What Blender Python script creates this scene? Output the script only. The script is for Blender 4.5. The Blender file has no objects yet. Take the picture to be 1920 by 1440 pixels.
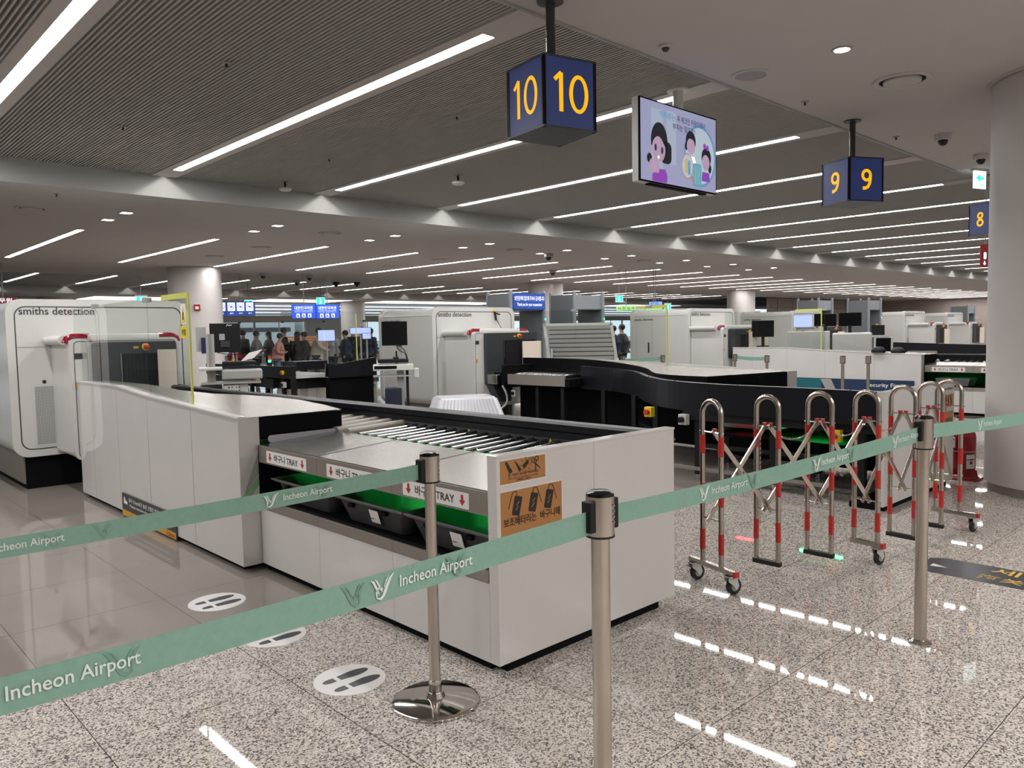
import bpy, bmesh, math, random
from mathutils import Vector, Matrix
random.seed(7)
PI = math.pi
C = bpy.context.scene.collection
SC = bpy.context.scene

# ------------------------------------------------------------------ camera, light, exposure
YAW, PITCH, ROLL, FPX = .7550090, -.0662649, -.01876124, 1469.56
cy, sy, cp, sp, cr, sr = math.cos(YAW), math.sin(YAW), math.cos(PITCH), math.sin(PITCH), math.cos(ROLL), math.sin(ROLL)
_f = Vector((sy*cp, cy*cp, sp)); _r = Vector((cy, -sy, 0)); _u = _r.cross(_f)
_r2 = _r*cr + _u*sr; _u2 = -_r*sr + _u*cr
cam = bpy.data.cameras.new('camera'); cam.sensor_width = 36; cam.lens = FPX*36/1920; cam.clip_end = 200; cam.clip_start = .05
camo = bpy.data.objects.new('camera', cam); C.objects.link(camo)
camo.matrix_world = Matrix(((_r2.x, _u2.x, -_f.x, 0), (_r2.y, _u2.y, -_f.y, 0), (_r2.z, _u2.z, -_f.z, 1.5), (0, 0, 0, 1)))
SC.camera = camo
w = bpy.data.worlds.new('world'); SC.world = w; w.use_nodes = True
w.node_tree.nodes['Background'].inputs[0].default_value = (.74, .82, .92, 1)
w.node_tree.nodes['Background'].inputs[1].default_value = 1.1
SC.view_settings.view_transform = 'Standard'; SC.view_settings.look = 'None'
SC.view_settings.exposure = 0.34; SC.view_settings.gamma = 1; SC.view_settings.use_curve_mapping = False
SC.cycles.use_denoising = True
SC.cycles.max_bounces = 7; SC.cycles.diffuse_bounces = 4; SC.cycles.glossy_bounces = 4
SC.cycles.transmission_bounces = 6; SC.cycles.transparent_max_bounces = 24
SC.cycles.sample_clamp_indirect = 6; SC.cycles.caustics_reflective = False; SC.cycles.caustics_refractive = False
LAMP = 42.0      # strip light radiance

# ------------------------------------------------------------------ materials
def M(name, col, rough=.5, metal=0, spec=.5, emit=None, es=0, alpha=1, trans=0, noise=None, bump=None, coat=0, aniso=None):
    m = bpy.data.materials.new(name); m.use_nodes = True
    nt = m.node_tree; b = nt.nodes['Principled BSDF']
    b.inputs['Base Color'].default_value = (*col, 1); b.inputs['Roughness'].default_value = rough
    b.inputs['Metallic'].default_value = metal; b.inputs['Specular IOR Level'].default_value = spec
    b.inputs['Alpha'].default_value = alpha; b.inputs['Transmission Weight'].default_value = trans
    if coat: b.inputs['Coat Weight'].default_value = coat; b.inputs['Coat Roughness'].default_value = .05
    if emit: b.inputs['Emission Color'].default_value = (*emit, 1); b.inputs['Emission Strength'].default_value = es
    # every surface carries a faint procedural variation
    geo = nt.nodes.new('ShaderNodeNewGeometry'); nz = nt.nodes.new('ShaderNodeTexNoise')
    sc_, amt = noise if noise else (3, .05)
    nz.inputs['Scale'].default_value = sc_; nz.inputs['Detail'].default_value = 3
    if aniso:
        mp = nt.nodes.new('ShaderNodeMapping'); mp.inputs['Scale'].default_value = aniso
        nt.links.new(geo.outputs['Position'], mp.inputs[0]); nt.links.new(mp.outputs[0], nz.inputs['Vector'])
    else: nt.links.new(geo.outputs['Position'], nz.inputs['Vector'])
    mx = nt.nodes.new('ShaderNodeMix'); mx.data_type = 'RGBA'
    mx.inputs[6].default_value = tuple(c*(1-amt) for c in col)+(1,); mx.inputs[7].default_value = tuple(min(1, c*(1+amt)) for c in col)+(1,)
    nt.links.new(nz.outputs['Fac'], mx.inputs[0]); nt.links.new(mx.outputs[2], b.inputs['Base Color'])
    if bump:
        bp = nt.nodes.new('ShaderNodeBump'); bp.inputs['Strength'].default_value = bump; bp.inputs['Distance'].default_value = .01
        nt.links.new(nz.outputs['Fac'], bp.inputs['Height']); nt.links.new(bp.outputs[0], b.inputs['Normal'])
    return m

WHITE = M('white_laminate', (.66, .645, .635), .10, spec=.5)
GLOSW = M('glossy_white_laminate', (.62, .605, .60), .03, spec=1.0)
SCANW = M('scanner_white', (.58, .572, .558), .22)
SCANG = M('scanner_light_grey', (.52, .52, .50), .3)
CREAM = M('curved_shield_cream', (.75, .66, .56), .25)
BLACK = M('black_steel', (.007, .007, .009), .45, spec=.3)
BLACKM = M('black_matt', (.004, .004, .005), .7, spec=.1)
BLACKG = M('black_side_guard', (.005, .005, .008), .38, spec=.28, aniso=(2, 2, 120), noise=(4, .6))
DGREY = M('dark_grey_panel', (.035, .038, .042), .35)
TRAYG = M('grey_tray_plastic', (.085, .085, .09), .45, bump=.05, noise=(200, .1))
STEEL = M('brushed_steel', (.36, .345, .325), .24, 1, aniso=(300, 6, 300), noise=(2, .12))
STEELB = M('brushed_steel_fascia', (.33, .30, .27), .42, .6, aniso=(200, 6, 200), noise=(3, .2), bump=.02)
TOPST = M('brushed_work_top', (.36, .335, .305), .26, .65, aniso=(60, 8, 60), noise=(4, .12))
CHROME = M('polished_steel', (.66, .63, .59), .09, 1)
POST = M('satin_steel_tube', (.52, .47, .42), .22, 1, aniso=(3, 3, 1), noise=(8, .15))
ROLL = M('zinc_roller', (.62, .65, .66), .22, 1)
GROLL = M('grey_sleeve_roller', (.30, .275, .24), .5)
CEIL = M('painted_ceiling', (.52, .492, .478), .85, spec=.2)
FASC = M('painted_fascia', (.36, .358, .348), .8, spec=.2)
SLAT = M('ceiling_slat', (.42, .40, .385), .6)
VOIDM = M('dark_ceiling_void', (.012, .012, .012), .9)
WALLP = M('painted_wall', (.50, .47, .44), .7)
WALLR = M('rose_wall_panel', (.36, .30, .28), .6)
COLM = M('column_paint', (.52, .495, .48), .55)
RUB = M('black_rubber', (.012, .012, .013), .6)
RED = M('red_tape', (.50, .03, .025), .4)
REDL = M('red_lamp_cover', (.22, .005, .02), .12)
FIRE = M('fire_red_paint', (.33, .008, .014), .18)
YEL = M('safety_yellow', (.80, .60, .02), .4)
LIME = M('lime_edge_trim', (.55, .58, .14), .45)
ORNG = M('orange_poster', (.44, .20, .06), .4)
ORNG2 = M('amber_sticker', (.55, .30, .03), .4)
PAPER = M('white_sticker', (.80, .79, .78), .35)
INK = M('black_ink', (.012, .012, .014), .5)
INKR = M('red_ink', (.45, .015, .03), .5)
LOGO = M('charcoal_lettering', (.03, .03, .035), .5)
GREYP = M('walkthrough_grey', (.15, .165, .18), .4)
GREYL = M('walkthrough_post_grey', (.24, .26, .285), .4)
CARTG = M('cart_grey', (.33, .33, .32), .45)
CARTL = M('cart_light_grey', (.56, .56, .54), .4)
SCRN = M('dark_screen', (.004, .004, .005), .12)
SKIN = M('skin', (.45, .27, .20), .55)
HAIR = M('dark_hair', (.012, .009, .008), .5, noise=(40, .4))
FOOTW = M('footprint_sticker_white', (.74, .73, .73), .3)
FOOTG = M('footprint_grey', (.055, .055, .065), .35)
BANN = M('navy_floor_banner', (.026, .030, .045), .35)
GOLD = M('gold_lettering', (.75, .47, .08), .4)
BELTM = M('green_belt_webbing', (.205, .365, .295), .55, noise=(60, .12), bump=.1)
BELTP = M('belt_white_print', (.70, .76, .72), .6)
BELTD = M('belt_dark_print', (.165, .30, .24), .6)
BASKET = M('translucent_white_plastic', (.56, .56, .60), .25, trans=.0)
ACCG = M('green_accent_panel', (.28, .44, .27), .2)
ACCD = M('grey_accent_panel', (.36, .37, .36), .2)
TEAL = M('teal_banner', (.01, .12, .15), .4)
NAVY = M('blue_banner', (.010, .028, .085), .4)
BINB = M('dark_blue_bin', (.010, .016, .035), .4)
def E(name, col, s): return M(name, tuple(c*.4 for c in col), .4, emit=col, es=s)
STRIP = E('strip_light_diffuser', (1, .98, .962), LAMP)
STRIPW = E('daylight_panel', (1, 1, 1), 2.5)
SMALL = E('small_downlight_glow', (1, .98, .95), 14)
SIGNB = E('sign_blue_face', (.028, .05, .19), .28)
SIGNY = E('sign_yellow_figure', (1, .50, .0), .70)
GREENL = E('green_lamp', (.02, 1, .13), 42)
GREENS = E('green_indicator', (.05, .9, .45), 2.2)
REDLM = E('red_lamp', (1, .03, .05), 8)
EXITG = E('exit_sign_green', (.03, .75, .62), 1.0)
EXITW = E('exit_sign_white', (.85, .97, 1.0), 1.3)
TVB = E('tv_backdrop', (.40, .42, .64), .52)
TVB2 = E('tv_backdrop_pale', (.46, .54, .68), .52)
BLUES = E('blue_display', (.02, .10, .78), .9)
BLUEN = E('navy_display', (.015, .06, .32), .8)
WHITES = E('display_white', (.9, .93, 1), 1.0)
LILAC = E('monitor_lilac', (.42, .50, .95), .95)
LGREEN = E('lime_display', (.45, .80, .30), .85)
CLOCKB = E('clock_display', (.25, .42, .95), .9)
REDSG = E('red_display', (.25, .012, .02), .35)
OUTW = E('outdoor_bright_facade', (.72, .80, .88), .9)

def glass(name, tint, rough=.0, refl=.5):
    m = bpy.data.materials.new(name); m.use_nodes = True; nt = m.node_tree; nt.nodes.clear()
    o = nt.nodes.new('ShaderNodeOutputMaterial'); t = nt.nodes.new('ShaderNodeBsdfTransparent'); g = nt.nodes.new('ShaderNodeBsdfGlossy')
    fr = nt.nodes.new('ShaderNodeFresnel'); fr.inputs[0].default_value = 1.5; mx = nt.nodes.new('ShaderNodeMixShader')
    t.inputs[0].default_value = (*tint, 1); g.inputs['Roughness'].default_value = rough; g.inputs['Color'].default_value = (1, 1, 1, 1)
    gg = nt.nodes.new('ShaderNodeNewGeometry'); s1 = nt.nodes.new('ShaderNodeMath'); s1.operation = 'SUBTRACT'; s1.inputs[0].default_value = 1
    nt.links.new(gg.outputs['Backfacing'], s1.inputs[1]); s2 = nt.nodes.new('ShaderNodeMath'); s2.operation = 'MULTIPLY'
    nt.links.new(fr.outputs[0], s2.inputs[0]); nt.links.new(s1.outputs[0], s2.inputs[1])
    nt.links.new(s2.outputs[0], mx.inputs[0]); nt.links.new(t.outputs[0], mx.inputs[1]); nt.links.new(g.outputs[0], mx.inputs[2]); nt.links.new(mx.outputs[0], o.inputs[0])
    return m
GLASS = glass('clear_glass', (.90, .925, .91))
GLASSG = glass('window_glass', (.88, .93, .93))
ACRY = glass('clear_acrylic', (.95, .96, .97))

def nodes_floor(name, speckle):
    m = bpy.data.materials.new(name); m.use_nodes = True; nt = m.node_tree; b = nt.nodes['Principled BSDF']
    N = nt.nodes.new; L = nt.links.new
    geo = N('ShaderNodeNewGeometry'); sep = N('ShaderNodeSeparateXYZ'); L(geo.outputs['Position'], sep.inputs[0])
    def mth(op, a, bv=None):
        n = N('ShaderNodeMath'); n.operation = op
        for i, v in enumerate((a, bv)):
            if v is None: continue
            if isinstance(v, (int, float)): n.inputs[i].default_value = v
            else: L(v, n.inputs[i])
        return n.outputs[0]
    lines = []
    for i, off in ((0, 1.556), (1, 1.593)):
        q = mth('FRACT', mth('DIVIDE', mth('SUBTRACT', sep.outputs[i], off-.38), .76))
        lines.append(mth('LESS_THAN', mth('ABSOLUTE', mth('SUBTRACT', q, .5)), .0024))
    grout = mth('MAXIMUM', lines[0], lines[1])
    if speckle:
        v = N('ShaderNodeTexVoronoi'); v.inputs['Scale'].default_value = 165; L(geo.outputs['Position'], v.inputs['Vector'])
        sc = N('ShaderNodeSeparateColor'); L(v.outputs['Color'], sc.inputs[0])
        nz = N('ShaderNodeTexNoise'); nz.inputs['Scale'].default_value = 110; nz.inputs['Detail'].default_value = 3; L(geo.outputs['Position'], nz.inputs['Vector'])
        mix = mth('ADD', mth('MULTIPLY', sc.outputs[0], .75), mth('MULTIPLY', nz.outputs['Fac'], .35))
        rp = N('ShaderNodeValToRGB'); L(mix, rp.inputs[0]); e = rp.color_ramp
        e.elements[0].position = .20; e.elements[0].color = (.09, .085, .083, 1)
        e.elements[1].position = .86; e.elements[1].color = (.74, .68, .62, 1)
        for p, c in ((.32, (.16, .15, .145)), (.40, (.33, .305, .285)), (.50, (.50, .455, .42)), (.62, (.60, .545, .50))):
            x = e.elements.new(p); x.color = (*c, 1)
        base = rp.outputs[0]
        b.inputs['Roughness'].default_value = .025
    else:
        nz = N('ShaderNodeTexNoise'); nz.inputs['Scale'].default_value = 2.5; L(geo.outputs['Position'], nz.inputs['Vector'])
        rp = N('ShaderNodeValToRGB'); L(nz.outputs['Fac'], rp.inputs[0]); e = rp.color_ramp
        e.elements[0].position = .3; e.elements[0].color = (.235, .208, .185, 1); e.elements[1].position = .7; e.elements[1].color = (.255, .225, .20, 1)
        base = rp.outputs[0]; b.inputs['Roughness'].default_value = .045
    g = N('ShaderNodeMix'); g.data_type = 'RGBA'; L(grout, g.inputs[0]); L(base, g.inputs[6]); g.inputs[7].default_value = (.07, .06, .055, 1)
    L(g.outputs[2], b.inputs['Base Color']); b.inputs['Specular IOR Level'].default_value = .5 if speckle else 1.0
    return m
FLG = nodes_floor('speckled_granite_tiles', True); FLP = nodes_floor('polished_beige_tiles', False)

def perf_mat(name, col, dark, scale):
    m = M(name, col, .4); nt = m.node_tree; b = nt.nodes['Principled BSDF']; N = nt.nodes.new; L = nt.links.new
    geo = N('ShaderNodeNewGeometry'); v = N('ShaderNodeTexVoronoi'); v.inputs['Scale'].default_value = scale; v.inputs['Randomness'].default_value = 0
    L(geo.outputs['Position'], v.inputs['Vector']); lt = N('ShaderNodeMath'); lt.operation = 'LESS_THAN'; lt.inputs[1].default_value = .34; L(v.outputs['Distance'], lt.inputs[0])
    mx = N('ShaderNodeMix'); mx.data_type = 'RGBA'; mx.inputs[6].default_value = (*col, 1); mx.inputs[7].default_value = (*dark, 1)
    L(lt.outputs[0], mx.inputs[0]); L(mx.outputs[2], b.inputs['Base Color']); return m
JOINT = M('joint_line', (.38, .37, .36), .5)
PERF = perf_mat('perforated_grille', (.46, .46, .45), (.10, .10, .10), 70)
PERF2 = perf_mat('perforated_cart_panel', (.55, .55, .53), (.07, .07, .07), 28)

# ------------------------------------------------------------------ mesh helpers
def ID(p): return p
class MB:
    """collects shapes given in scene coordinates (or through T) and links them as ONE mesh object"""
    def __init__(s, T=ID): s.bm = bmesh.new(); s.T = T
    def v(s, p): return s.bm.verts.new(s.T(p))
    def face(s, pts):
        try: s.bm.faces.new([s.v(p) for p in pts])
        except ValueError: pass
        return s
    def box(s, x0, x1, y0, y1, z0, z1):
        c = [s.v((x, y, z)) for z in (z0, z1) for x, y in ((x0, y0), (x1, y0), (x1, y1), (x0, y1))]
        for f in ((0, 3, 2, 1), (4, 5, 6, 7), (0, 1, 5, 4), (1, 2, 6, 5), (2, 3, 7, 6), (3, 0, 4, 7)): s.bm.faces.new([c[i] for i in f])
        return s
    def obox(s, c, u, v, w):
        """box from centre and three half-extent vectors"""
        c, u, v, w = map(Vector, (c, u, v, w)); P = []
        for k in (-1, 1):
            for i, j in ((-1, -1), (1, -1), (1, 1), (-1, 1)): P.append(s.v(tuple(c+u*i+v*j+w*k)))
        for f in ((0, 3, 2, 1), (4, 5, 6, 7), (0, 1, 5, 4), (1, 2, 6, 5), (2, 3, 7, 6), (3, 0, 4, 7)): s.bm.faces.new([P[i] for i in f])
        return s
    def prism(s, pts, axis, a, b):
        """polygon pts in the plane normal to axis, extruded from a to b"""
        def P(q, t): return {'x': (t, q[0], q[1]), 'y': (q[0], t, q[1]), 'z': (q[0], q[1], t)}[axis]
        A = [s.v(P(q, a)) for q in pts]; B = [s.v(P(q, b)) for q in pts]; n = len(pts)
        s.bm.faces.new(A); s.bm.faces.new(B[::-1])
        for i in range(n): s.bm.faces.new([A[i], B[i], B[(i+1) % n], A[(i+1) % n]])
        return s
    def tube(s, path, r, n=10, cap=True, rs=None):
        path = [Vector(p) for p in path]; rings = []; m = len(path); up = None
        for i, p in enumerate(path):
            d = (path[min(i+1, m-1)]-path[max(i-1, 0)]).normalized()
            if up is None: up = Vector((0, 0, 1)) if abs(d.z) < .95 else Vector((1, 0, 0))
            a = d.cross(up).normalized(); b = a.cross(d).normalized(); up = b
            rr = rs[i] if rs else r
            rings.append([s.v(tuple(p+a*math.cos(2*PI*k/n)*rr+b*math.sin(2*PI*k/n)*rr)) for k in range(n)])
        for i in range(m-1):
            for k in range(n): s.bm.faces.new([rings[i][k], rings[i][(k+1) % n], rings[i+1][(k+1) % n], rings[i+1][k]])
        if cap: s.bm.faces.new(rings[0][::-1]); s.bm.faces.new(rings[-1])
        return s
    def lathe(s, prof, c=(0, 0, 0), n=32, axis='z'):
        rings = []
        for r, h in prof:
            ring = []
            for k in range(n):
                a, b = math.cos(2*PI*k/n)*r, math.sin(2*PI*k/n)*r
                q = {'z': (c[0]+a, c[1]+b, c[2]+h), 'x': (c[0]+h, c[1]+a, c[2]+b), 'y': (c[0]+a, c[1]+h, c[2]+b)}[axis]
                ring.append(s.v(q))
            rings.append(ring)
        for i in range(len(prof)-1):
            for k in range(n): s.bm.faces.new([rings[i][k], rings[i][(k+1) % n], rings[i+1][(k+1) % n], rings[i+1][k]])
        s.bm.faces.new(rings[0][::-1]); s.bm.faces.new(rings[-1]); return s
    def disc(s, c, r, n=24, rx=None):
        s.bm.faces.new([s.v((c[0]+math.cos(2*PI*k/n)*(rx or r), c[1]+math.sin(2*PI*k/n)*r, c[2])) for k in range(n)]); return s
    def build(s, name, mat, parent=None, smooth=False, bevel=0, recalc=True):
        if recalc: bmesh.ops.recalc_face_normals(s.bm, faces=s.bm.faces)
        me = bpy.data.meshes.new(name); s.bm.to_mesh(me); s.bm.free()
        return link(name, me, mat, parent, smooth, bevel)
def rootloc(o):
    while o.parent: o = o.parent
    return o
def link(name, me, mat, parent=None, smooth=False, bevel=0):
    me.materials.clear(); me.materials.append(mat)
    if smooth:
        for p in me.polygons: p.use_smooth = True
        try: me.set_sharp_from_angle(angle=math.radians(38))
        except Exception: pass
    o = bpy.data.objects.new(name, me); C.objects.link(o)
    if parent:
        o.parent = parent
        if not parent.parent:      # parts are given in scene coordinates: move them into the thing's frame
            me.transform(rootinv(parent))
    if bevel:
        md = o.modifiers.new('bevel', 'BEVEL'); md.width = bevel; md.segments = 2; md.limit_method = 'ANGLE'
    if parent and parent.parent: me.transform(rootinv(rootloc(parent)))
    return o
def rootinv(r):
    return (Matrix.Translation(r.location) @ Matrix.Rotation(r.rotation_euler.z, 4, 'Z')).inverted()
def tag(o, label, cat, group=None, kind=None):
    if label: o['label'] = label; o['category'] = cat
    if group: o['group'] = group
    if kind: o['kind'] = kind
    return o
def thing(name, label, cat, loc=(0, 0, 0), group=None, rz=0):
    o = bpy.data.objects.new(name, None); o.empty_display_size = .1; C.objects.link(o); o.location = loc; o.rotation_euler = (0, 0, rz)
    return tag(o, label, cat, group)
def struct(name, mb, mat, label=None, cat=None, **k):
    o = mb.build(name, mat, **k); o['kind'] = 'structure'; return o
def copy_tree(root, loc, label, group=None, rz=None):
    r = root.copy(); C.objects.link(r); r.location = loc; r['label'] = label
    if rz is not None: r.rotation_euler = (0, 0, rz)
    if group: r['group'] = group
    for ch in list(root.children):
        c = ch.copy(); C.objects.link(c); c.parent = r
        for g in list(ch.children):
            d = g.copy(); C.objects.link(d); d.parent = c
    return r
_tc = {}
def text(name, s, o, right, up, w, h, mat, parent, off=.0015, shear=0):
    """flat lettering s filling a box w x h centred at o, spanned by the directions right and up"""
    key = s
    if key not in _tc:
        cu = bpy.data.curves.new('lettering', 'FONT'); cu.body = s; cu.align_x = 'CENTER'; cu.align_y = 'CENTER'; cu.size = 1; cu.resolution_u = 3; cu.offset = .010
        ob = bpy.data.objects.new('lettering', cu); me = bpy.data.meshes.new_from_object(ob)
        bpy.data.objects.remove(ob); bpy.data.curves.remove(cu)
        xs = [v.co.x for v in me.vertices]; ys = [v.co.y for v in me.vertices]
        _tc[key] = (me, min(xs), max(xs), min(ys), max(ys))
    me0, x0, x1, y0, y1 = _tc[key]; me = me0.copy()
    R = Vector(right).normalized(); U = Vector(up).normalized(); Nn = R.cross(U).normalized(); O = Vector(o)+Nn*off
    for v in me.vertices:
        a = ((v.co.x-x0)/(x1-x0)-.5)*w; b = ((v.co.y-y0)/(y1-y0)-.5)*h
        v.co = O+R*(a+shear*b)+U*b
    return link(name, me, mat, parent)
def plate(o, right, up, polys, mb=None, off=.001, flip=False, T=ID):
    """flat polygons given as (a,b) in the frame (right, up) at o"""
    R = Vector(right).normalized(); U = Vector(up).normalized(); Nn = R.cross(U); mb = mb or MB(T)
    for p in polys: mb.face([tuple(Vector(o)+R*a+U*b+Nn*off) for a, b in p])
    return mb
def rrect(w, h, r, n=5, cx=0, cy=0):
    P = []
    for sx, sy_, a0 in ((1, 1, 0), (-1, 1, 90), (-1, -1, 180), (1, -1, 270)):
        for k in range(n+1):
            a = math.radians(a0+90*k/n); P.append((cx+sx*(w/2-r)+r*math.cos(a), cy+sy_*(h/2-r)+r*math.sin(a)))
    return P
def circ(cx, cy_, r, n=24, ry=None, a0=0, a1=360):
    return [(cx+r*math.cos(math.radians(a0+(a1-a0)*k/n)), cy_+(ry or r)*math.sin(math.radians(a0+(a1-a0)*k/n))) for k in range(n if a1-a0 == 360 else n+1)]
def band(outer, inner):
    """ring polygons between two equal-length outlines"""
    n = len(outer); return [[outer[i], outer[(i+1) % n], inner[(i+1) % n], inner[i]] for i in range(n)]
def stroke(pts, w):
    """a flat stroke of width w (number or list) along 2-D points -> quads"""
    L, Rr = [], []
    n = len(pts)
    for i, p in enumerate(pts):
        a = pts[max(i-1, 0)]; b = pts[min(i+1, n-1)]; d = math.hypot(b[0]-a[0], b[1]-a[1]) or 1
        nx, ny = -(b[1]-a[1])/d, (b[0]-a[0])/d; ww = (w[i] if isinstance(w, (list, tuple)) else w)/2
        L.append((p[0]+nx*ww, p[1]+ny*ww)); Rr.append((p[0]-nx*ww, p[1]-ny*ww))
    return [[L[i], Rr[i], Rr[i+1], L[i+1]] for i in range(n-1)]
def sc2(polys, k, dx=0, dy=0, ky=None): return [[(a*k+dx, b*(ky or k)+dy) for a, b in p] for p in polys]
X, Y, Z = Vector((1, 0, 0)), Vector((0, 1, 0)), Vector((0, 0, 1))
ORD = ['first', 'second', 'third', 'fourth', 'fifth', 'sixth', 'seventh', 'eighth', 'ninth', 'tenth', 'eleventh', 'twelfth', 'thirteenth', 'fourteenth', 'fifteenth', 'sixteenth', 'seventeenth', 'eighteenth', 'nineteenth', 'twentieth']

# ------------------------------------------------------------------ floor, ceilings, walls
YB = 3.88
def flr(name, x0, x1, y0, y1, m): return struct(name, MB().box(x0, x1, y0, y1, -.1, 0), m)
flr('floor', -9, 80, -6, YB, FLG)
flr('floor', -9, 80, YB, 62, FLP)
ZS, ZL = 3.6, 3.32
struct('ceiling', MB().box(-9, 80, -6, 3.75, ZS, ZS+.2), CEIL)
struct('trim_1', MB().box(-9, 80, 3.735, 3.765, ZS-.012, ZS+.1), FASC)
struct('ceiling', MB().box(-9, 80, 3.765, 10.55, ZS+.16, ZS+.2), VOIDM)
struct('ceiling', MB().box(-9, 80, 10.55, 24.2, ZL, ZS+.2), CEIL)
struct('ceiling', MB().box(-9, 80, 24.2, 34, ZS+.16, ZS+.2), VOIDM)
struct('ceiling', MB().box(-9, 80, 34, 40.5, ZL, ZS+.2), CEIL)
struct('ceiling', MB().box(-9, 80, 40.5, 48.3, 4.3, 4.5), CEIL)
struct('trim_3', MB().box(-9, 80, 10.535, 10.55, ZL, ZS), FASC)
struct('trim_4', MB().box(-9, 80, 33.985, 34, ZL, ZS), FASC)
XK = [1.53+2.28*k for k in range(-3, 28)]
def slats(name, x0, x1, y0, y1, pitch, wd, hh=.05):
    mb = MB(); x = x0
    while x < x1:
        if min(abs(x-a) for a in XK) > .155: mb.box(x-wd/2, x+wd/2, y0, y1, ZS, ZS+hh)
        x += pitch
    return struct(name, mb, SLAT)
slats('ceiling', -4, 16, 3.765, 10.54, .036, .0155)
slats('ceiling', 16, 62, 3.765, 10.54, .072, .031)
slats('ceiling', 2, 50, 24.21, 33.99, .10, .042)
struct('wall_left_bounce', MB().box(-9.2, -9, -6, 62, 0, 4.5), WALLP)  # added unseen wall to bounce light; the hall is open on this side
struct('wall_back_bounce', MB().box(-9, 80, -6.2, -6, 0, 3.8), WALLP)  # added unseen wall behind the camera, bounces light forward
# end wall at the far right and the panelled wall beside it
wr = MB().box(62, 62.2, -6, 25, 0, ZL+.4)
struct('wall_right', wr, WALLR)
wf = MB().box(46, 80, 25, 25.2, 0, ZL+.01)
struct('wall_front', wf, M('pale_rose_panel', (.40, .35, .325), .55))
jm = MB()
for x in range(47, 62, 2): jm.box(x-.012, x+.012, 24.985, 25, 0, ZL)
for z in (1.1, 2.2, 2.75): jm.box(46, 62, 24.985, 25, z-.01, z+.01)
struct('trim_2', jm, M('panel_joint', (.12, .10, .09), .7))

# linear ceiling lights
def strip_light(x, y0, y1, z, label, group=None, plate_y=None, n=0):
    t = thing('linear_ceiling_light', label, 'ceiling light', (x, (y0+y1)/2, z), group)
    if plate_y:
        h = MB()
        h.box(x-.15, x-.055, plate_y[0], plate_y[1], z-.012, z+.05); h.box(x+.055, x+.15, plate_y[0], plate_y[1], z-.012, z+.05)
        h.box(x-.055, x+.055, plate_y[0], y0, z-.012, z+.05); h.box(x-.055, x+.055, y1, plate_y[1], z-.012, z+.05)
        h.build('light_plate', CEIL, t)
        MB().face([(x-.054, y0, z-.005), (x+.054, y0, z-.005), (x+.054, y1, z-.005), (x-.054, y1, z-.005)]).build('diffuser', STRIP, t, recalc=False)
    else:
        h = MB()
        h.box(x-.062, x-.052, y0-.01, y1+.01, z-.010, z); h.box(x+.052, x+.062, y0-.01, y1+.01, z-.010, z); h.box(x-.052, x+.052, y0-.01, y0, z-.010, z); h.box(x-.052, x+.052, y1, y1+.01, z-.010, z)
        h.build('frame', CEIL, t)
        MB().face([(x-.052, y0, z-.003), (x+.052, y0, z-.003), (x+.052, y1, z-.003), (x-.052, y1, z-.003)]).build('diffuser', STRIP, t, recalc=False)
    return t
vis = {k: x for k, x in enumerate(XK)}
def lbl_row(i, row, n): return '%s strip light from the left, %s' % (ORD[i], row) if i < 8 else 'strip light far right, %s' % row
for k, x in enumerate(XK):
    i = k-3
    row = 'nearest slatted ceiling'
    if i < 0: L_, G_ = 'long strip light in the slatted ceiling left of the view', 'strip lights left of the view'
    else: L_, G_ = 'long white '+lbl_row(i, row, 0), ('strip lights in the nearest slatted ceiling' if i < 8 else 'far strip lights in the nearest slatted ceiling')
    strip_light(x, 4.22, 10.07, ZS, L_, G_, (3.765, 10.55))
    if i >= 1:
        strip_light(x, 14.35, 19.9, ZL, 'slim '+lbl_row(i-1, 'plain lower ceiling', 0), 'strip lights in the plain lower ceiling' if i < 9 else 'far strip lights in the plain lower ceiling')
    if i >= 2 and x < 46:
        strip_light(x, 27.6, 32.4, ZS, 'short '+lbl_row(i-2, 'rear slatted bay', 0), 'strip lights in the rear slatted bay' if i < 10 else 'far strip lights in the rear slatted bay', (24.2, 34))
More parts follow.
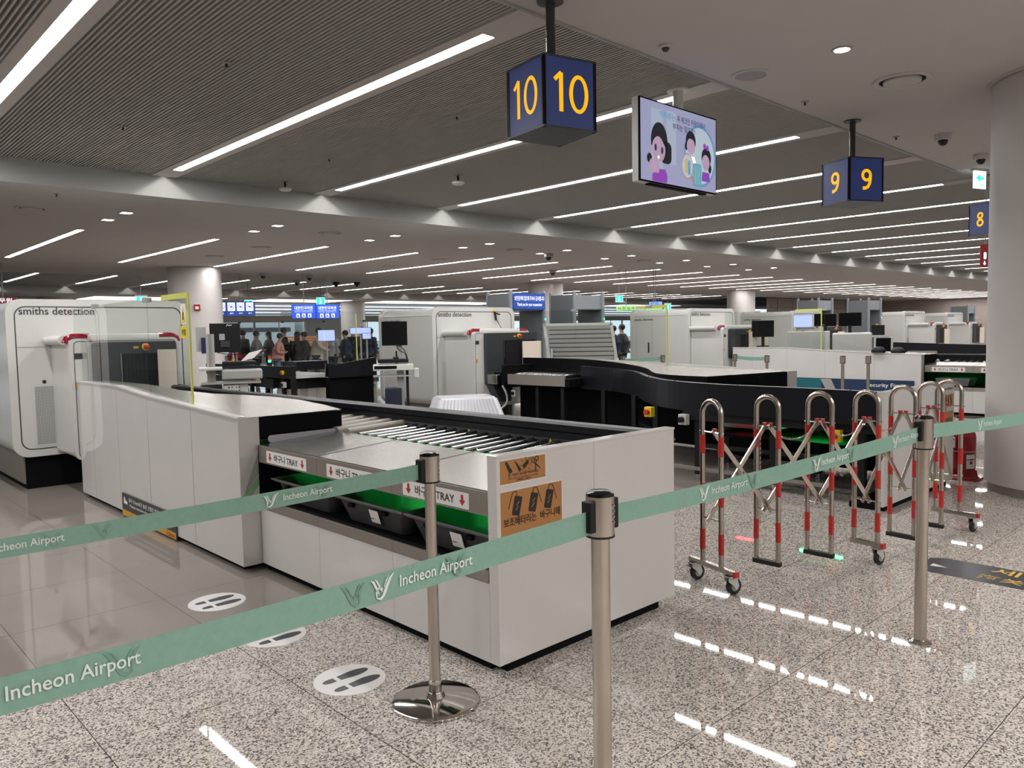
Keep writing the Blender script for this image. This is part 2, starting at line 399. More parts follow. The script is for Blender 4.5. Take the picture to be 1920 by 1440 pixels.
# column wash spots, and added lamps masked to draw light wedges on the fascias
def spot(x, y, z, e, ang=136, blend=.25, rad=.01):
    l = bpy.data.lights.new('washlight', 'SPOT'); l.energy = e; l.spot_size = math.radians(ang); l.spot_blend = blend; l.shadow_soft_size = rad; l.color = (1, .95, .9)
    o = bpy.data.objects.new('washlight', l); C.objects.link(o); o.location = (x, y, z)
def added_wedge_lamp(x, yw, z, e, back=.42):
    """added lamp without a fixture: nodes mask its beam to a light wedge on the fascia"""
    l = bpy.data.lights.new('wedge_fill_light', 'POINT'); l.energy = e; l.shadow_soft_size = .006; l.color = (1, .96, .92); l.use_nodes = True
    nt = l.node_tree; N = nt.nodes.new; L = nt.links.new; em = nt.nodes['Emission']
    tc = N('ShaderNodeTexCoord'); sp = N('ShaderNodeSeparateXYZ'); L(tc.outputs['Normal'], sp.inputs[0])
    def m(op, a, b=None):
        n = N('ShaderNodeMath'); n.operation = op; n.use_clamp = False
        for i, v in enumerate((a, b)):
            if v is None: continue
            if isinstance(v, (int, float)): n.inputs[i].default_value = v
            else: L(v, n.inputs[i])
        return n.outputs[0]
    dn = m('MULTIPLY', sp.outputs[2], -1)
    lim = m('ADD', m('MULTIPLY', sp.outputs[1], .05/back), m('MULTIPLY', dn, 1.55))
    edge = m('DIVIDE', m('SUBTRACT', lim, m('ABSOLUTE', sp.outputs[0])), m('MULTIPLY', sp.outputs[1], .22))
    edge = m('MINIMUM', m('MAXIMUM', edge, 0), 1)
    fwd = m('GREATER_THAN', sp.outputs[1], .15); up = m('LESS_THAN', dn, m('MULTIPLY', sp.outputs[1], 1.2))
    L(m('MULTIPLY', edge, m('MULTIPLY', fwd, up)), em.inputs['Strength'])
    o = bpy.data.objects.new('wedge_fill_light', l); C.objects.link(o); o.location = (x, yw-back, z)
for k, x in enumerate(XK):
    if k-3 >= 0: added_wedge_lamp(x, 10.55, ZS-.018, 6)
    if k-3 >= 2 and x < 44: added_wedge_lamp(x, 34, ZS-.018, 4)
for k in range(6):  # added unseen strips, brighten the end panels from behind the camera
    strip_light(-.75+2.28*k, -5.4, -1.4, ZS, 'added unseen strip light behind the photographer, for front light', 'added strip lights behind the photographer')
# the one downlight seen, and unseen ones added over the photographer for fill light
def downlight(x, y, z, label, e=0, group=None):
    t = thing('round_downlight', label, 'downlight', (x, y, z), group)
    MB().lathe([(.075, 0), (.075, -.006), (.06, -.010), (.058, -.004)], (x, y, z)).build('rim', FASC, t, smooth=True)
    MB().disc((x, y, z-.0105), .056).build('lens', SMALL, t)
    if e:
        l = bpy.data.lights.new('downlight', 'SPOT'); l.energy = e; l.spot_size = math.radians(120); l.spot_blend = .9; l.shadow_soft_size = .12; l.color = (1, .94, .87)
        o = bpy.data.objects.new('downlight', l); C.objects.link(o); o.location = (x, y, z-.03)
downlight(6.05, 2.7, ZS, 'round white downlight in the near soffit above the folding barrier', 40)
for x, y in ((-1.5, 1.2), (1.0, -1.0), (5, -.8)):
    downlight(x, y, ZS, 'added unseen downlight over the photographer, for fill light', 260, 'added downlights over the photographer')

# small square ceiling lights, in pairs
for k in range(9):
    x = 3.83+2.34*k
    for y, nm in ((12.12, 'nearer'), (12.98, 'farther')):
        t = thing('square_ceiling_light', '%s of the %s pair of small square lights in the lower ceiling' % (nm, ORD[k]), 'ceiling light', (x, y, ZL), 'small square ceiling lights')
        MB().box(x-.085, x+.085, y-.085, y+.085, ZL-.006, ZL).build('frame', CEIL, t)
        MB().face([(x-.07, y-.07, ZL-.0065), (x+.07, y-.07, ZL-.0065), (x+.07, y+.07, ZL-.0065), (x-.07, y+.07, ZL-.0065)]).build('lens', SMALL, t, recalc=False)

# air diffusers, speakers, sprinklers, detectors, cameras
def diffuser(x, y, z, r, label, group=None):
    t = thing('air_diffuser', label, 'air vent', (x, y, z), group)
    MB().lathe([(r, 0), (r, -.012), (r*.92, -.02), (r*.8, -.012), (r*.78, 0)], (x, y, z), 40).build('outer_ring', CEIL, t, smooth=True)
    MB().lathe([(r*.775, 0), (r*.775, -.004), (r*.66, -.004), (r*.66, 0)], (x, y, z), 40).build('dark_gap', BLACKM, t)
    MB().lathe([(r*.64, 0), (r*.64, -.02), (r*.5, -.028), (.01, -.03)], (x, y, z), 40).build('centre_disc', CEIL, t, smooth=True)
diffuser(7.21, 2.69, ZS, .235, 'large round air diffuser in the near soffit beside the column')
for i, (x, y) in enumerate(((2.7, 12.41), (7.34, 12.45), (12.07, 12.65), (16.8, 12.7), (20.9, 12.5))):
    diffuser(x, y, ZL, .2, '%s round air diffuser along the front edge of the lower ceiling' % ORD[i], 'air diffusers of the lower ceiling, front row')
for i, (x, y) in enumerate(((7.37, 15.2), (7.33, 17.4), (12.07, 15.35), (12.1, 17.5), (16.8, 15.3))):
    diffuser(x, y, ZL, .2, 'round air diffuser between the strip lights of the lower ceiling, %s from the left' % ORD[i], 'air diffusers between the strip lights')
t = thing('ceiling_speaker', 'round flush speaker grille in the near soffit behind the television', 'speaker', (6.06, 3.47, ZS))
MB().lathe([(.155, 0), (.155, -.008), (.13, -.012), (.128, -.004)], (6.06, 3.47, ZS), 40).build('rim', CEIL, t, smooth=True)
MB().lathe([(.126, 0), (.126, -.005), (.01, -.006)], (6.06, 3.47, ZS), 40).build('grille', M('speaker_mesh', (.30, .29, .28), .6), t)
def sprinkler(x, y, z, label, r=.035, group='small ceiling sprinklers'):
    t = thing('sprinkler_head', label, 'sprinkler', (x, y, z), group)
    MB().lathe([(r, 0), (r, -.006), (r*.5, -.009)], (x, y, z), 16).build('rose', FASC, t)
    MB().lathe([(.008, 0), (.008, -.025), (.014, -.028), (.014, -.031)], (x, y, z-.004), 10).build('nozzle', BLACK, t)
for x, y, z, L_ in ((7.16, 3.54, ZS, 'small sprinkler in the near soffit above the folding barrier'), (9.28, 3.52, ZS, 'small sprinkler in the near soffit between sign 9 and the dome cameras'),
                    (4.96, 5.98, ZS, 'sprinkler in the slatted ceiling left of sign 10'), (4.95, 8.36, ZS, 'sprinkler in the slatted ceiling behind the second strip light'),
                    (2.65, 8.36, ZS, 'sprinkler at the left of the nearest slatted ceiling'), (2.66, 5.95, ZS, 'sprinkler in the slatted ceiling between the first two strip lights'),
                    (2.68, 11.04, ZL, 'sprinkler at the left front edge of the lower ceiling')):
    sprinkler(x, y, z, L_)
t = thing('smoke_detector', 'white smoke detector with dark core in the soffit left of the television', 'smoke detector', (4.95, 3.53, ZS))
MB().lathe([(.05, 0), (.052, -.015), (.04, -.022)], (4.95, 3.53, ZS), 24).build('base', CEIL, t, smooth=True)
MB().lathe([(.028, 0), (.030, -.012), (.014, -.03)], (4.95, 3.53, ZS-.018), 16).build('sensor', DGREY, t, smooth=True)
def dome_cam(x, y, z, label, body=CEIL, group=None, s=1.0):
    t = thing('dome_camera', label, 'security camera', (x, y, z), group)
    MB().lathe([(.085*s, 0), (.085*s, -.055*s), (.078*s, -.065*s)], (x, y, z), 28).build('housing', body, t, smooth=True)
    MB().lathe([(.05*s, 0), (.052*s, -.012*s), (.045*s, -.035*s), (.028*s, -.055*s), (.004, -.063*s)], (x, y, z-.064*s), 24).build('dome', SCRN, t, smooth=True)
dome_cam(9.6, 3.14, ZS, 'white dome camera in the near soffit right of sign 9')
dome_cam(11.1, 3.19, ZS, 'white dome camera partly hidden by the near column, above the exit sign')
for x, y, L_, b in ((10.37, 21.36, 'leftmost grey dome camera above the passport queue', CARTG), (11.89, 21.45, 'second grey dome camera from the left above the passport queue', CARTG),
                    (12.67, 23.7, 'grey dome camera hanging low before the rear slatted bay', CARTG), (14.2, 23.8, 'black dome camera above the right blue passport sign', BLACK), (14.84, 23.5, 'rightmost black dome camera above the passport queue', BLACK),
                    (13.4, 12.9, 'small dome camera in the lower ceiling right of the walk-through arches', CARTG), (17.1, 16.3, 'dome camera beside the middle column top', CARTG)):
    dome_cam(x, y, ZL, L_, b, s=1.3)
for x, y, z, L_ in ((5.2, 9.95, ZS, 'white ceiling sensor on a short stem beside the first wedge of light on the fascia'), (6.78, 8.18, ZS, 'white ceiling sensor on a short stem below the third strip light')):
    t = thing('ceiling_sensor', L_, 'ceiling sensor', (x, y, z), 'stemmed ceiling sensors')
    MB().lathe([(.045, 0), (.045, -.01)], (x, y, z), 16).build('rose', CARTG, t)
    MB().lathe([(.015, 0), (.015, -.09)], (x, y, z), 10).build('stem', BLACK, t)
    MB().lathe([(.05, 0), (.085, -.012), (.085, -.03), (.06, -.045)], (x, y, z-.085), 20).build('sensor_head', CARTL, t, smooth=True)

# ------------------------------------------------------------------ columns
def column(cx, cy_, r, zt, label, cone=True):
    t = thing('round_column', label, 'column', (cx, cy_, 0))
    MB().lathe([(r, .08), (r, zt-.03), (r-.012, zt-.03), (r-.012, zt)], (cx, cy_, 0), 72).build('shaft', COLM, t, smooth=True)
    MB().lathe([(r-.03, 0), (r-.03, .08)], (cx, cy_, 0), 72).build('kick_plate', STEELB, t, smooth=True)
    MB().lathe([(r+.035, zt-.012), (r+.035, zt)], (cx, cy_, 0), 72).build('ceiling_ring', CEIL, t, smooth=True)
    if cone:
        a = math.atan2(-cy_, -cx); spot(cx+(r+.05)*math.cos(a+.35), cy_+(r+.05)*math.sin(a+.35), zt-.02, 1.1, 60, .3)
    return t
column(8.21, 1.66, .6, ZS, 'huge white round column at the right edge of the view', cone=False)
cl = column(8.13, 20.66, .66, ZL, 'white round column behind the leftmost x-ray scanner')
column(21.3, 20.7, .66, ZL, 'white round column behind the walk-through arches')
column(34.4, 20.2, .66, ZL, 'white round column right of the middle scanner')
column(8.8, 37.4, .66, ZL, 'far round column low behind the leftmost scanner roof', cone=False)
column(23.3, 37.4, .66, ZL, 'far round column right of the blue passport signs', cone=False)

# ------------------------------------------------------------------ hanging number signs
def digits(kind, w, h, sw):
    """outline of a figure as quads, centred"""
    if kind == '1':
        return stroke([(-w*.30, h*.30), (w*.12, h*.5)], sw*.85)+stroke([(w*.1, h*.5), (w*.1, -h*.5)], sw)
    if kind == '0':
        return band(circ(0, 0, w/2, 40, h/2), circ(0, 0, w/2-sw, 40, h/2-sw*.85))
    if kind == '9':
        q = band(circ(0, h*.19, w/2, 36, h*.31), circ(0, h*.19, w/2-sw, 36, h*.31-sw*.9))
        return q+stroke([(w/2-sw/2, h*.19), (w/2-sw*.55, 0), (w*.30, -h*.2), (w*.12, -h*.38), (-w*.1, -h*.44), (-w*.36, -h*.45)], sw)
    if kind == '8':
        return band(circ(0, h*.25, w*.44, 36, h*.25), circ(0, h*.25, w*.44-sw, 36, h*.25-sw*.85))+band(circ(0, -h*.24, w*.5, 36, h*.27), circ(0, -h*.24, w*.5-sw, 36, h*.27-sw*.85))
def number_sign(P, zb, zt, pole, s, label):
    """P: near, left, far, right corners seen from below"""
    c = (sum(p[0] for p in P)/4, sum(p[1] for p in P)/4)
    t = thing('hanging_number_sign', label, 'sign', (c[0], c[1], zb))
    MB().prism(P, 'z', zb, zb+.012).build('bottom_plate', DGREY, t)
    MB().prism(P, 'z', zt-.012, zt).build('top_plate', DGREY, t)
    MB().lathe([(.03, 0), (.03, ZS-zt)], (c[0], c[1], zt), 20).build('hanging_pole', DGREY, t, smooth=True)
    MB().lathe([(.085, 0), (.085, .012)], (c[0], c[1], ZS-.012), 24).build('ceiling_rose', DGREY, t, smooth=True)
    n = len(P)
    mb = MB()
    for p in P:
        d = Vector((c[0]-p[0], c[1]-p[1], 0)).normalized()*.02
        mb.box(p[0]+d.x-.012, p[0]+d.x+.012, p[1]+d.y-.012, p[1]+d.y+.012, zb, zt)
    mb.build('corner_frame', BLACKM, t)
    for i in range(4):
        a, b = Vector((*P[i], 0)), Vector((*P[(i+1) % 4], 0))
        R = (b-a).normalized(); out = R.cross(Z); ctr = (a+b)/2
        if out.dot(ctr-Vector((*c, 0))) < 0: R = -R; out = -out
        W = (b-a).length; Hh = zt-zb
        o = ctr+Z*((zb+zt)/2)-out*.004
        f = MB(); f.obox(tuple(o-out*.01), tuple(R*(W/2-.018)), tuple(out*.01), (0, 0, Hh/2-.006)); fc = f.build('sign_face', SIGNB, t)
        if i in (0, 3):
            mb = MB(); k = .235
            if s == '10':
                q = sc2(digits('1', .12, k, .030), 1, -.082)+sc2(digits('0', .145, k, .028), 1, .062)
            else: q = digits(s, .125, k*.86, .033)
            mb = plate(o, R, Z, q, off=.0025); mb.build('figure', SIGNY, fc, recalc=False)
            fr = plate(o, R, Z, band(rrect(W-.03, Hh, .004, 2), rrect(W-.044, Hh-.012, .004, 2)), off=.003); fr.build('edge_trim', DGREY, fc, recalc=False)
    return t
number_sign([(3.50, 3.39), (3.567, 3.79), (3.98, 3.71), (3.886, 3.298)], 2.75, 3.188, None, '10', 'largest blue hanging cube sign, yellow 10, left of the television')
number_sign([(7.93, 3.453), (8.116, 3.826), (8.511, 3.653), (8.296, 3.259)], 2.75, 3.188, None, '9', 'blue hanging cube sign with a yellow 9, right of the television')
number_sign([(12.44, 3.42), (12.65, 3.78), (13.01, 3.57), (12.80, 3.21)], 2.75, 3.188, None, '8', 'blue hanging sign with a yellow 8 cut off by the near column')

# ------------------------------------------------------------------ television
t = thing('hanging_television', 'hanging television showing a pink and blue safety cartoon', 'television', (5.73, 3.98, 2.70))
x0, x1, zb, zt = 5.165, 6.295, 2.70, 3.375
MB().box(x0, x1, 3.955, 4.02, zb, zt).build('housing', CARTL, t, bevel=.006)
MB().box(x0+.004, x1-.004, 3.943, 3.955, zb+.004, zt-.004).build('bezel', BLACKM, t)
MB().box(x0+.15, x1-.15, 3.952, 4.0, zb-.012, zb).build('lower_sensor_bar', BLACKM, t)
MB().lathe([(.045, 0), (.045, ZS-zt+.05)], (5.93, 4.1, zt-.05), 20).build('hanging_pole', CARTL, t, smooth=True)
MB().lathe([(.10, 0), (.10, .015)], (5.93, 4.1, ZS-.015), 24).build('ceiling_rose', CARTL, t, smooth=True)
MB().box(5.8, 6.06, 4.02, 4.12, 2.95, 3.2).build('bracket', DGREY, t)
o = Vector(((x0+x1)/2, 3.943, (zb+zt)/2)); Wt, Ht = x1-x0-.03, zt-zb-.03
scr = plate(o, X, Z, [[(-Wt/2, -Ht/2), (Wt/2, -Ht/2), (Wt/2, Ht/2), (-Wt/2, Ht/2)]]).build('screen', TVB, t, recalc=False)
def scrpart(name, polys, mat, off):
    plate(o, X, Z, polys, off=off).build(name, mat, scr, recalc=False)
def EM(n, c, s=.45): return E(n, c, s)
MH = EM('cartoon_hair', (.02, .02, .03)); MS = EM('cartoon_skin', (.62, .44, .62)); MV = EM('cartoon_violet', (.36, .08, .62)); MT = EM('cartoon_blue', (.18, .42, .72))
ML = EM('cartoon_pale', (.62, .74, .86)); MO = EM('cartoon_coral', (.70, .30, .24)); MQ = EM('cartoon_teal', (.15, .52, .62)); MYW = EM('cartoon_yellow', (.75, .58, .2)); MI = EM('cartoon_ink', (.03, .05, .12))
scrpart('pale_background_shape', [rrect(.16, .5, .02, cx=-.33, cy=.02), rrect(.14, .44, .02, cx=-.13, cy=.06)], TVB2, .0015)
scrpart('ring', band(circ(.30, -.03, .245, 48, .265), circ(.30, -.03, .222, 48, .242)), MT, .002)
scrpart('ring_inside', [circ(.30, -.03, .222, 48, .242)], ML, .0018)
scrpart('worried_figure_hair', [circ(-.30, .01, .115, 30, .155), rrect(.15, .18, .05, cx=-.205, cy=-.07), circ(-.435, -.14, .035, 16, .04)], MH, .003)
scrpart('worried_figure_face', [circ(-.31, -.055, .092, 30, .105), circ(-.395, -.06, .02, 12, .03)], MS, .004)
scrpart('worried_figure_fringe', [[(-.40, .03), (-.36, .09), (-.29, .10), (-.25, .05), (-.22, -.03), (-.27, .03), (-.33, .06)]], MH, .005)
scrpart('worried_figure_eyes', [circ(-.355, -.045, .016, 14, .03), circ(-.265, -.06, .016, 14, .03)], MI, .006)
scrpart('worried_figure_smile', [circ(-.315, -.12, .012, 12, .014)], WHITES, .006)
scrpart('worried_figure_hand', [circ(-.40, -.2, .045, 18, .06), rrect(.08, .12, .02, cx=-.345, cy=-.19)], MS, .0045)
scrpart('worried_figure_top', [[(-.40, -.32), (-.40, -.26), (-.35, -.215), (-.22, -.21), (-.19, -.26), (-.20, -.32)]], MV, .0043)
scrpart('middle_figure_hair', [circ(.155, .08, .075, 28, .085), circ(.09, .03, .025, 14, .035)], MH, .003)
scrpart('middle_figure_face', [circ(.155, .035, .062, 26, .068)], MS, .004)
scrpart('middle_figure_fringe', [[(.09, .06), (.10, .13), (.2, .135), (.215, .06), (.19, .095), (.12, .10)]], MH, .005)
scrpart('middle_figure_coat', [[(.08, -.12), (.10, -.05), (.21, -.05), (.24, -.12)]], WHITES, .0035)
scrpart('right_figure_hair', [circ(.395, -.03, .075, 28, .085), circ(.45, -.12, .025, 14, .04)], MH, .003)
scrpart('right_figure_face', [circ(.385, -.075, .06, 26, .068)], MS, .004)
scrpart('right_figure_glasses', [circ(.365, .065, .022, 14, .025), circ(.41, .055, .022, 14, .025)], MV, .005)
scrpart('right_figure_top', [[(.32, -.24), (.33, -.16), (.44, -.16), (.45, -.24)]], MV, .0043)
scrpart('suitcase', [rrect(.13, .2, .02, cx=.25, cy=-.2)], MQ, .0036)
scrpart('suitcase_stripes', [r for q in (-.03, 0, .03) for r in stroke([(.25+q, -.12), (.25+q, -.28)], .006)], ML, .0042)
scrpart('lens_rim', band(circ(.10, -.14, .09, 32, .11), circ(.10, -.14, .08, 32, .1)), MO, .006)
scrpart('lens_inside', [circ(.10, -.14, .08, 32, .1)], ML, .0055)
scrpart('lens_handle', stroke([(.16, -.21), (.20, -.27)], .022), MO, .006)
scrpart('tube_of_cream', [rrect(.035, .12, .01, cx=.085, cy=-.14)], MYW, .0065)
scrpart('tube_of_paste', [rrect(.035, .12, .01, cx=.125, cy=-.15)], MT, .0065)
text('caption', '액체류는', (o.x-.19, o.y, o.z+.235), X, Z, .23, .055, MT, scr, .006)
text('caption', '꼭 체크인 카운터에서', (o.x+.16, o.y, o.z+.235), X, Z, .42, .055, MI, scr, .006)
text('caption', '부치는 짐으로!', (o.x+.05, o.y, o.z+.165), X, Z, .33, .052, MI, scr, .006)

# ------------------------------------------------------------------ the security lanes
def mirror_T(ox, oy, s):
    """lane frame: x counted from the tray side, y away from the entrance, z up"""
    return lambda p: (ox+s*p[0], oy+p[1], p[2])
CAB = [(4.755, .985), (6.4, 1.05), (7.13, 1.10), (8.29, 1.10)]     # top of the side cabinet
def cab_z(y):
    if y <= CAB[0][0]: return CAB[0][1]
    for (a, za), (b, zb_) in zip(CAB, CAB[1:]):
        if y <= b: return za+(zb_-za)*(y-a)/(b-a)
    return CAB[-1][1]
def outer_x(y, wdt):
    pts = [(4.755, .745), (5.1, .79), (5.45, .80), (5.75, .745), (6.0, .64), (6.3, .47), (6.7, .34), (7.2, .27), (8.29, .25)]
    for (a, xa), (b, xb) in zip(pts, pts[1:]):
        if y <= b:
            q = (y-a)/(b-a); q = q*q*(3-2*q); return (xa+(xb-xa)*q)*wdt
    return pts[-1][1]*wdt
def side_cabinet(T, pos, label, wdt=1.0, accents=True):
    t = thing('side_cabinet', label, 'cabinet', pos)
    ys = [4.755+i*(8.29-4.755)/28 for i in range(29)]
    # glossy outer wall, one sheet with a sloping top
    MB(T).prism([(4.755, .04)]+[(8.29, .04)]+[(y, z) for y, z in CAB[::-1]], 'x', 0, .05).build('outer_wall', GLOSW, t)
    MB(T).prism([(y, z-.0) for y, z in CAB]+[(y, z+.012) for y, z in CAB[::-1]], 'x', -.006, .056).build('top_rim', WHITE, t)
    MB(T).box(.05, .135, 4.755, 4.80, .04, .985).build('end_panel', WHITE, t)
    MB(T).box(-.002, .137, 4.748, 4.755, .04, .985).build('end_sheet', GLOSW, t)
    for y in (5.52, 6.40, 7.14, 7.86): MB(T).box(-.0015, .001, y-.002, y+.002, .05, cab_z(y)-.01).build('panel_joint', JOINT, t)
    MB(T).box(.04, .5, 4.83, 8.25, 0, .04).build('plinth', BLACKM, t)
    mb = MB(T)      # brushed work top
    L_ = [(.056, y, cab_z(y)+.003) for y in ys]; R_ = [(outer_x(y, wdt), y, cab_z(y)+.003) for y in ys]
    for i in range(28): mb.face([L_[i], R_[i], R_[i+1], L_[i+1]])
    for i in range(28): mb.face([(p[0], p[1], p[2]-.006) for p in (L_[i], R_[i], R_[i+1], L_[i+1])])
    mb.build('work_top', TOPST, t)
    mb = MB(T)      # black inner skirt following the curved edge
    for i in range(28):
        a, b = R_[i], R_[i+1]
        mb.face([(a[0], a[1], a[2]-.004), (b[0], b[1], b[2]-.004), (b[0], b[1], .78), (a[0], a[1], .78)])
    mb.face([(.135, 4.757, .982), (R_[0][0], 4.757, .982), (R_[0][0], 4.757, .80), (.135, 4.757, .80)])
    mb.face([(.135, 4.765, .80), (R_[0][0]-.01, 4.765, .80), (R_[0][0]-.01, 4.765, .60), (.135, 4.765, .60)])
    mb.build('inner_skirt', BLACKM, t)
    MB(T).box(.14, R_[0][0]-.005, 4.745, 4.757, .835, .838).build('skirt_joint', DGREY, t)
    if accents:
        mb = MB(T); mb.face([(.01, 4.7475, .42), (.13, 4.7475, .56), (.13, 4.7475, .62), (.01, 4.7475, .49)]); mb.build('green_stripe', ACCG, t)
        mb = MB(T); mb.face([(.02, 4.7475, .50), (.13, 4.7475, .63), (.13, 4.7475, .78)]); mb.build('grey_stripe', ACCD, t)
    return t
def glass_screen(T, pos, label, y0=5.6, xg=.05, ztop=1.81, sticker=True, right=X):
    t = thing('glass_screen', label, 'glass screen', pos)
    edges = [y0, 6.43, 7.78, 8.5]
    for a, b in zip(edges, edges[1:]):
        MB(T).prism([(a+.003, cab_z(a)+.014), (b-.003, cab_z(b)+.014), (b-.003, ztop), (a+.003, ztop)], 'x', xg-.005, xg+.005).build('glass_pane', GLASS, t)
    for y in edges[1:3]: MB(T).box(xg-.02, xg+.02, y-.05, y+.05, ztop-.025, ztop+.01).build('pane_clamp', CARTG, t)
    MB(T).box(xg-.006, xg+.006, y0-.014, y0+.004, cab_z(y0)+.0, ztop+.012).build('edge_trim', LIME, t)
    MB(T).box(xg-.008, xg+.008, y0, y0+.50, ztop-.028, ztop+.012).build('top_edge_trim', LIME, t)
    if sticker:
        s1 = MB(T).box(xg-.008, xg-.0055, y0+.035, y0+.125, 1.60, 1.745).build('warning_sticker', PAPER, t)
        q = MB(T); q.face([(xg-.009, y0+.04, 1.61), (xg-.009, y0+.12, 1.61), (xg-.009, y0+.08, 1.735)]); q.build('yellow_triangle', YEL, s1)
        q = MB(T); q.face([(xg-.0095, y0+.073, 1.63), (xg-.0095, y0+.092, 1.63), (xg-.0095, y0+.085, 1.69), (xg-.0095, y0+.07, 1.68)]); q.build('triangle_symbol', INK, s1)
        s2 = MB(T).box(xg-.008, xg-.0055, y0+.03, y0+.13, 1.50, 1.585).build('yellow_sticker', YEL, t)
        text('lettering', '위험', T((xg-.0085, y0+.08, 1.542)), -Y, Z, .07, .045, INK, s2)
    return t
ARROW = [(-.012, .5), (.012, .5)]
def arrow_down(cx, cy_, w, h):
    return [[(cx-w*.2, cy_+h*.5), (cx+w*.2, cy_+h*.5), (cx+w*.2, cy_), (cx-w*.2, cy_)], [(cx-w*.5, cy_), (cx+w*.5, cy_), (cx, cy_-h*.5)]]
def tray_bench(T, pos, label, Rt, n=3, wl=1.0):
    """Rt: reading direction of the lettering on the front"""
    t = thing('tray_bench', label, 'bench', pos)
    b = (4.735-2.53)/3
    MB(T).box(.03, .6, 2.56, 4.73, 0, .04).build('plinth', BLACKM, t)
    MB(T).box(.55, .58, 2.53, 4.74, .04, .78).build('recess_back', BLACKM, t)
    MB(T).box(.545, .55, 2.53, 4.74, .78, .838).build('added_light_stop', BLACKM, t)  # added strip, stops green light leaking over to the rollers
    MB(T).box(.0, .57, 4.735, 4.745, .44, .80).build('recess_end', BLACKM, t)
    MB(T).box(.012, .56, 2.53, 4.735, .435, .457).build('shelf_bed', BLACKM, t)
    for i in range(3):
        y0, y1 = 2.53+i*b, 2.53+(i+1)*b
        MB(T).box(0, .022, y0+.001, y1-.001, .045, .402).build('front_panel', WHITE, t, bevel=.0015)
        MB(T).box(-.004, .014, y0+.001, y1-.001, .405, .459).build('shelf_edge', STEELB, t, bevel=.0015)
        MB(T).box(-.002, .02, y0+.001, y1-.001, .700, .808).build('upper_fascia', STEELB, t, bevel=.002)
        mb = MB(T); mb.prism([(0, .808), (.55, .842), (.55, .848), (0, .814)], 'y', y0+.001, y1-.001); mb.build('top_sheet', STEEL, t)
        if i: MB(T).prism([(0, .815), (.55, .849), (.55, .850), (0, .816)], 'y', y0-.0022, y0+.0022).build('sheet_seam', DGREY, t)
        MB(T).box(.030, .050, y0+.03, y1-.03, .775, .787).build('green_lamp_bar', GREENL, t)
        MB(T).box(.020, .078, y0+.002, y1-.002, .738, .742).build('added_lamp_baffle', BLACKM, t)  # added plate, keeps the green light from spilling onto the floor
        yc = (3.37 if i == 1 else (y0+y1)/2)
        yc = {0: 2.905, 1: 3.635, 2: 4.37}[i]
        cpos = Vector(T((-.002, yc, .748))); 
        outw = Rt.cross(Z)
        lab = plate(cpos, Rt, Z, [rrect(.505, .075, .008)], off=.001).build('tray_label', PAPER, t, recalc=False)
        for q_ in (-.205, .205): plate(cpos, Rt, Z, [[(q_-.008, .025), (q_+.008, .025), (q_+.008, 0), (q_+.021, 0), (q_, -.026), (q_-.021, 0), (q_-.008, 0)]], off=.002).build('red_arrow', INKR, lab, recalc=False)
        text('lettering', '바구니 TRAY', tuple(cpos), Rt, Z, .30, .048, INK, lab, .0022)
    return t
def end_panel(x0, x1, y, pos, label, tray_left=True):
    t = thing('end_panel', label, 'panel', pos)
    xm = x0+(x1-x0)*.49
    MB().box(x0+.02, xm-.001, y, y+.055, .045, .962).build('front_board', WHITE, t, bevel=.002)
    MB().box(xm+.001, x1, y, y+.055, .045, .962).build('front_board', WHITE, t, bevel=.002)
    MB().box(x0-.004, x0+.022, y-.002, y+.058, .045, .964).build('edge_post', WHITE, t, bevel=.003)
    MB().box(x0-.004, x1+.002, y-.004, y+.06, .958, .970).build('top_cap', WHITE, t, bevel=.002)
    MB().box(x0+.06, x1-.12, y+.02, y+.3, 0, .045).build('plinth', BLACKM, t)
    return t
def conveyor(T, pos, label, xr=1.17, kind='tray'):
    t = thing('roller_conveyor', label, 'conveyor', pos)
    MB(T).box(.56, xr-.02, 2.56, 5.6, .70, .775).build('roller_bed', BLACKM, t)
    y = 2.62; k = 0
    while y < 4.50:
        o_ = MB(T).tube([(.57, y, .838), (xr-.12, y+.095, .838)], .0165, 12).build('steel_roller', ROLL, t, smooth=True)
        MB(T).tube([(xr-.12, y+.095, .838), (xr-.03, y+.112, .838)], .0215, 12).build('roller_cap', DGREY, o_, smooth=True)
        y += .108; k += 1
    for i in range(5):
        y = 4.60+i*.15
        MB(T).tube([(.56, y-.01, .835), (xr-.05, y+.13+.02*i, .835)], .038, 14).build('sleeve_roller', GROLL, t, smooth=True)
    for y in (3.26, 3.995):
        MB(T).tube([(.54, y, .85), (.545, y+.012, .864), (.56, y+.02, .87), (.575, y+.012, .864), (.58, y, .85)], .003, 6).build('wire_clip', CHROME, t)
    return t
def side_guard(path, pos, label, h=.17, th=.10, into=None):
    """moulded black guard rail swept along (x, y, ztop) points"""
    t = into or thing('side_guard', label, 'guard rail', pos)
    prof = [(-.5, 0), (.30, 0), (.5, -.012), (.5, -.05), (.36, -.06), (.36, -.10), (.5, -.115), (.5, -h), (-.5, -h)]
    P = [Vector(p) for p in path]; mb = MB(); rings = []
    for i, p in enumerate(P):
        d = P[min(i+1, len(P)-1)]-P[max(i-1, 0)]; d.z = 0; d.normalize(); nrm = Vector((-d.y, d.x, 0))
        rings.append([mb.v(tuple(p+nrm*(a*th)+Z*b)) for a, b in prof])
    m = len(prof)
    for i in range(len(P)-1):
        for k in range(m): mb.bm.faces.new([rings[i][k], rings[i][(k+1) % m], rings[i+1][(k+1) % m], rings[i+1][k]])
    mb.bm.faces.new(rings[0]); mb.bm.faces.new(rings[-1][::-1])
    mb.build('guard_rail', BLACKG, t)
    return t
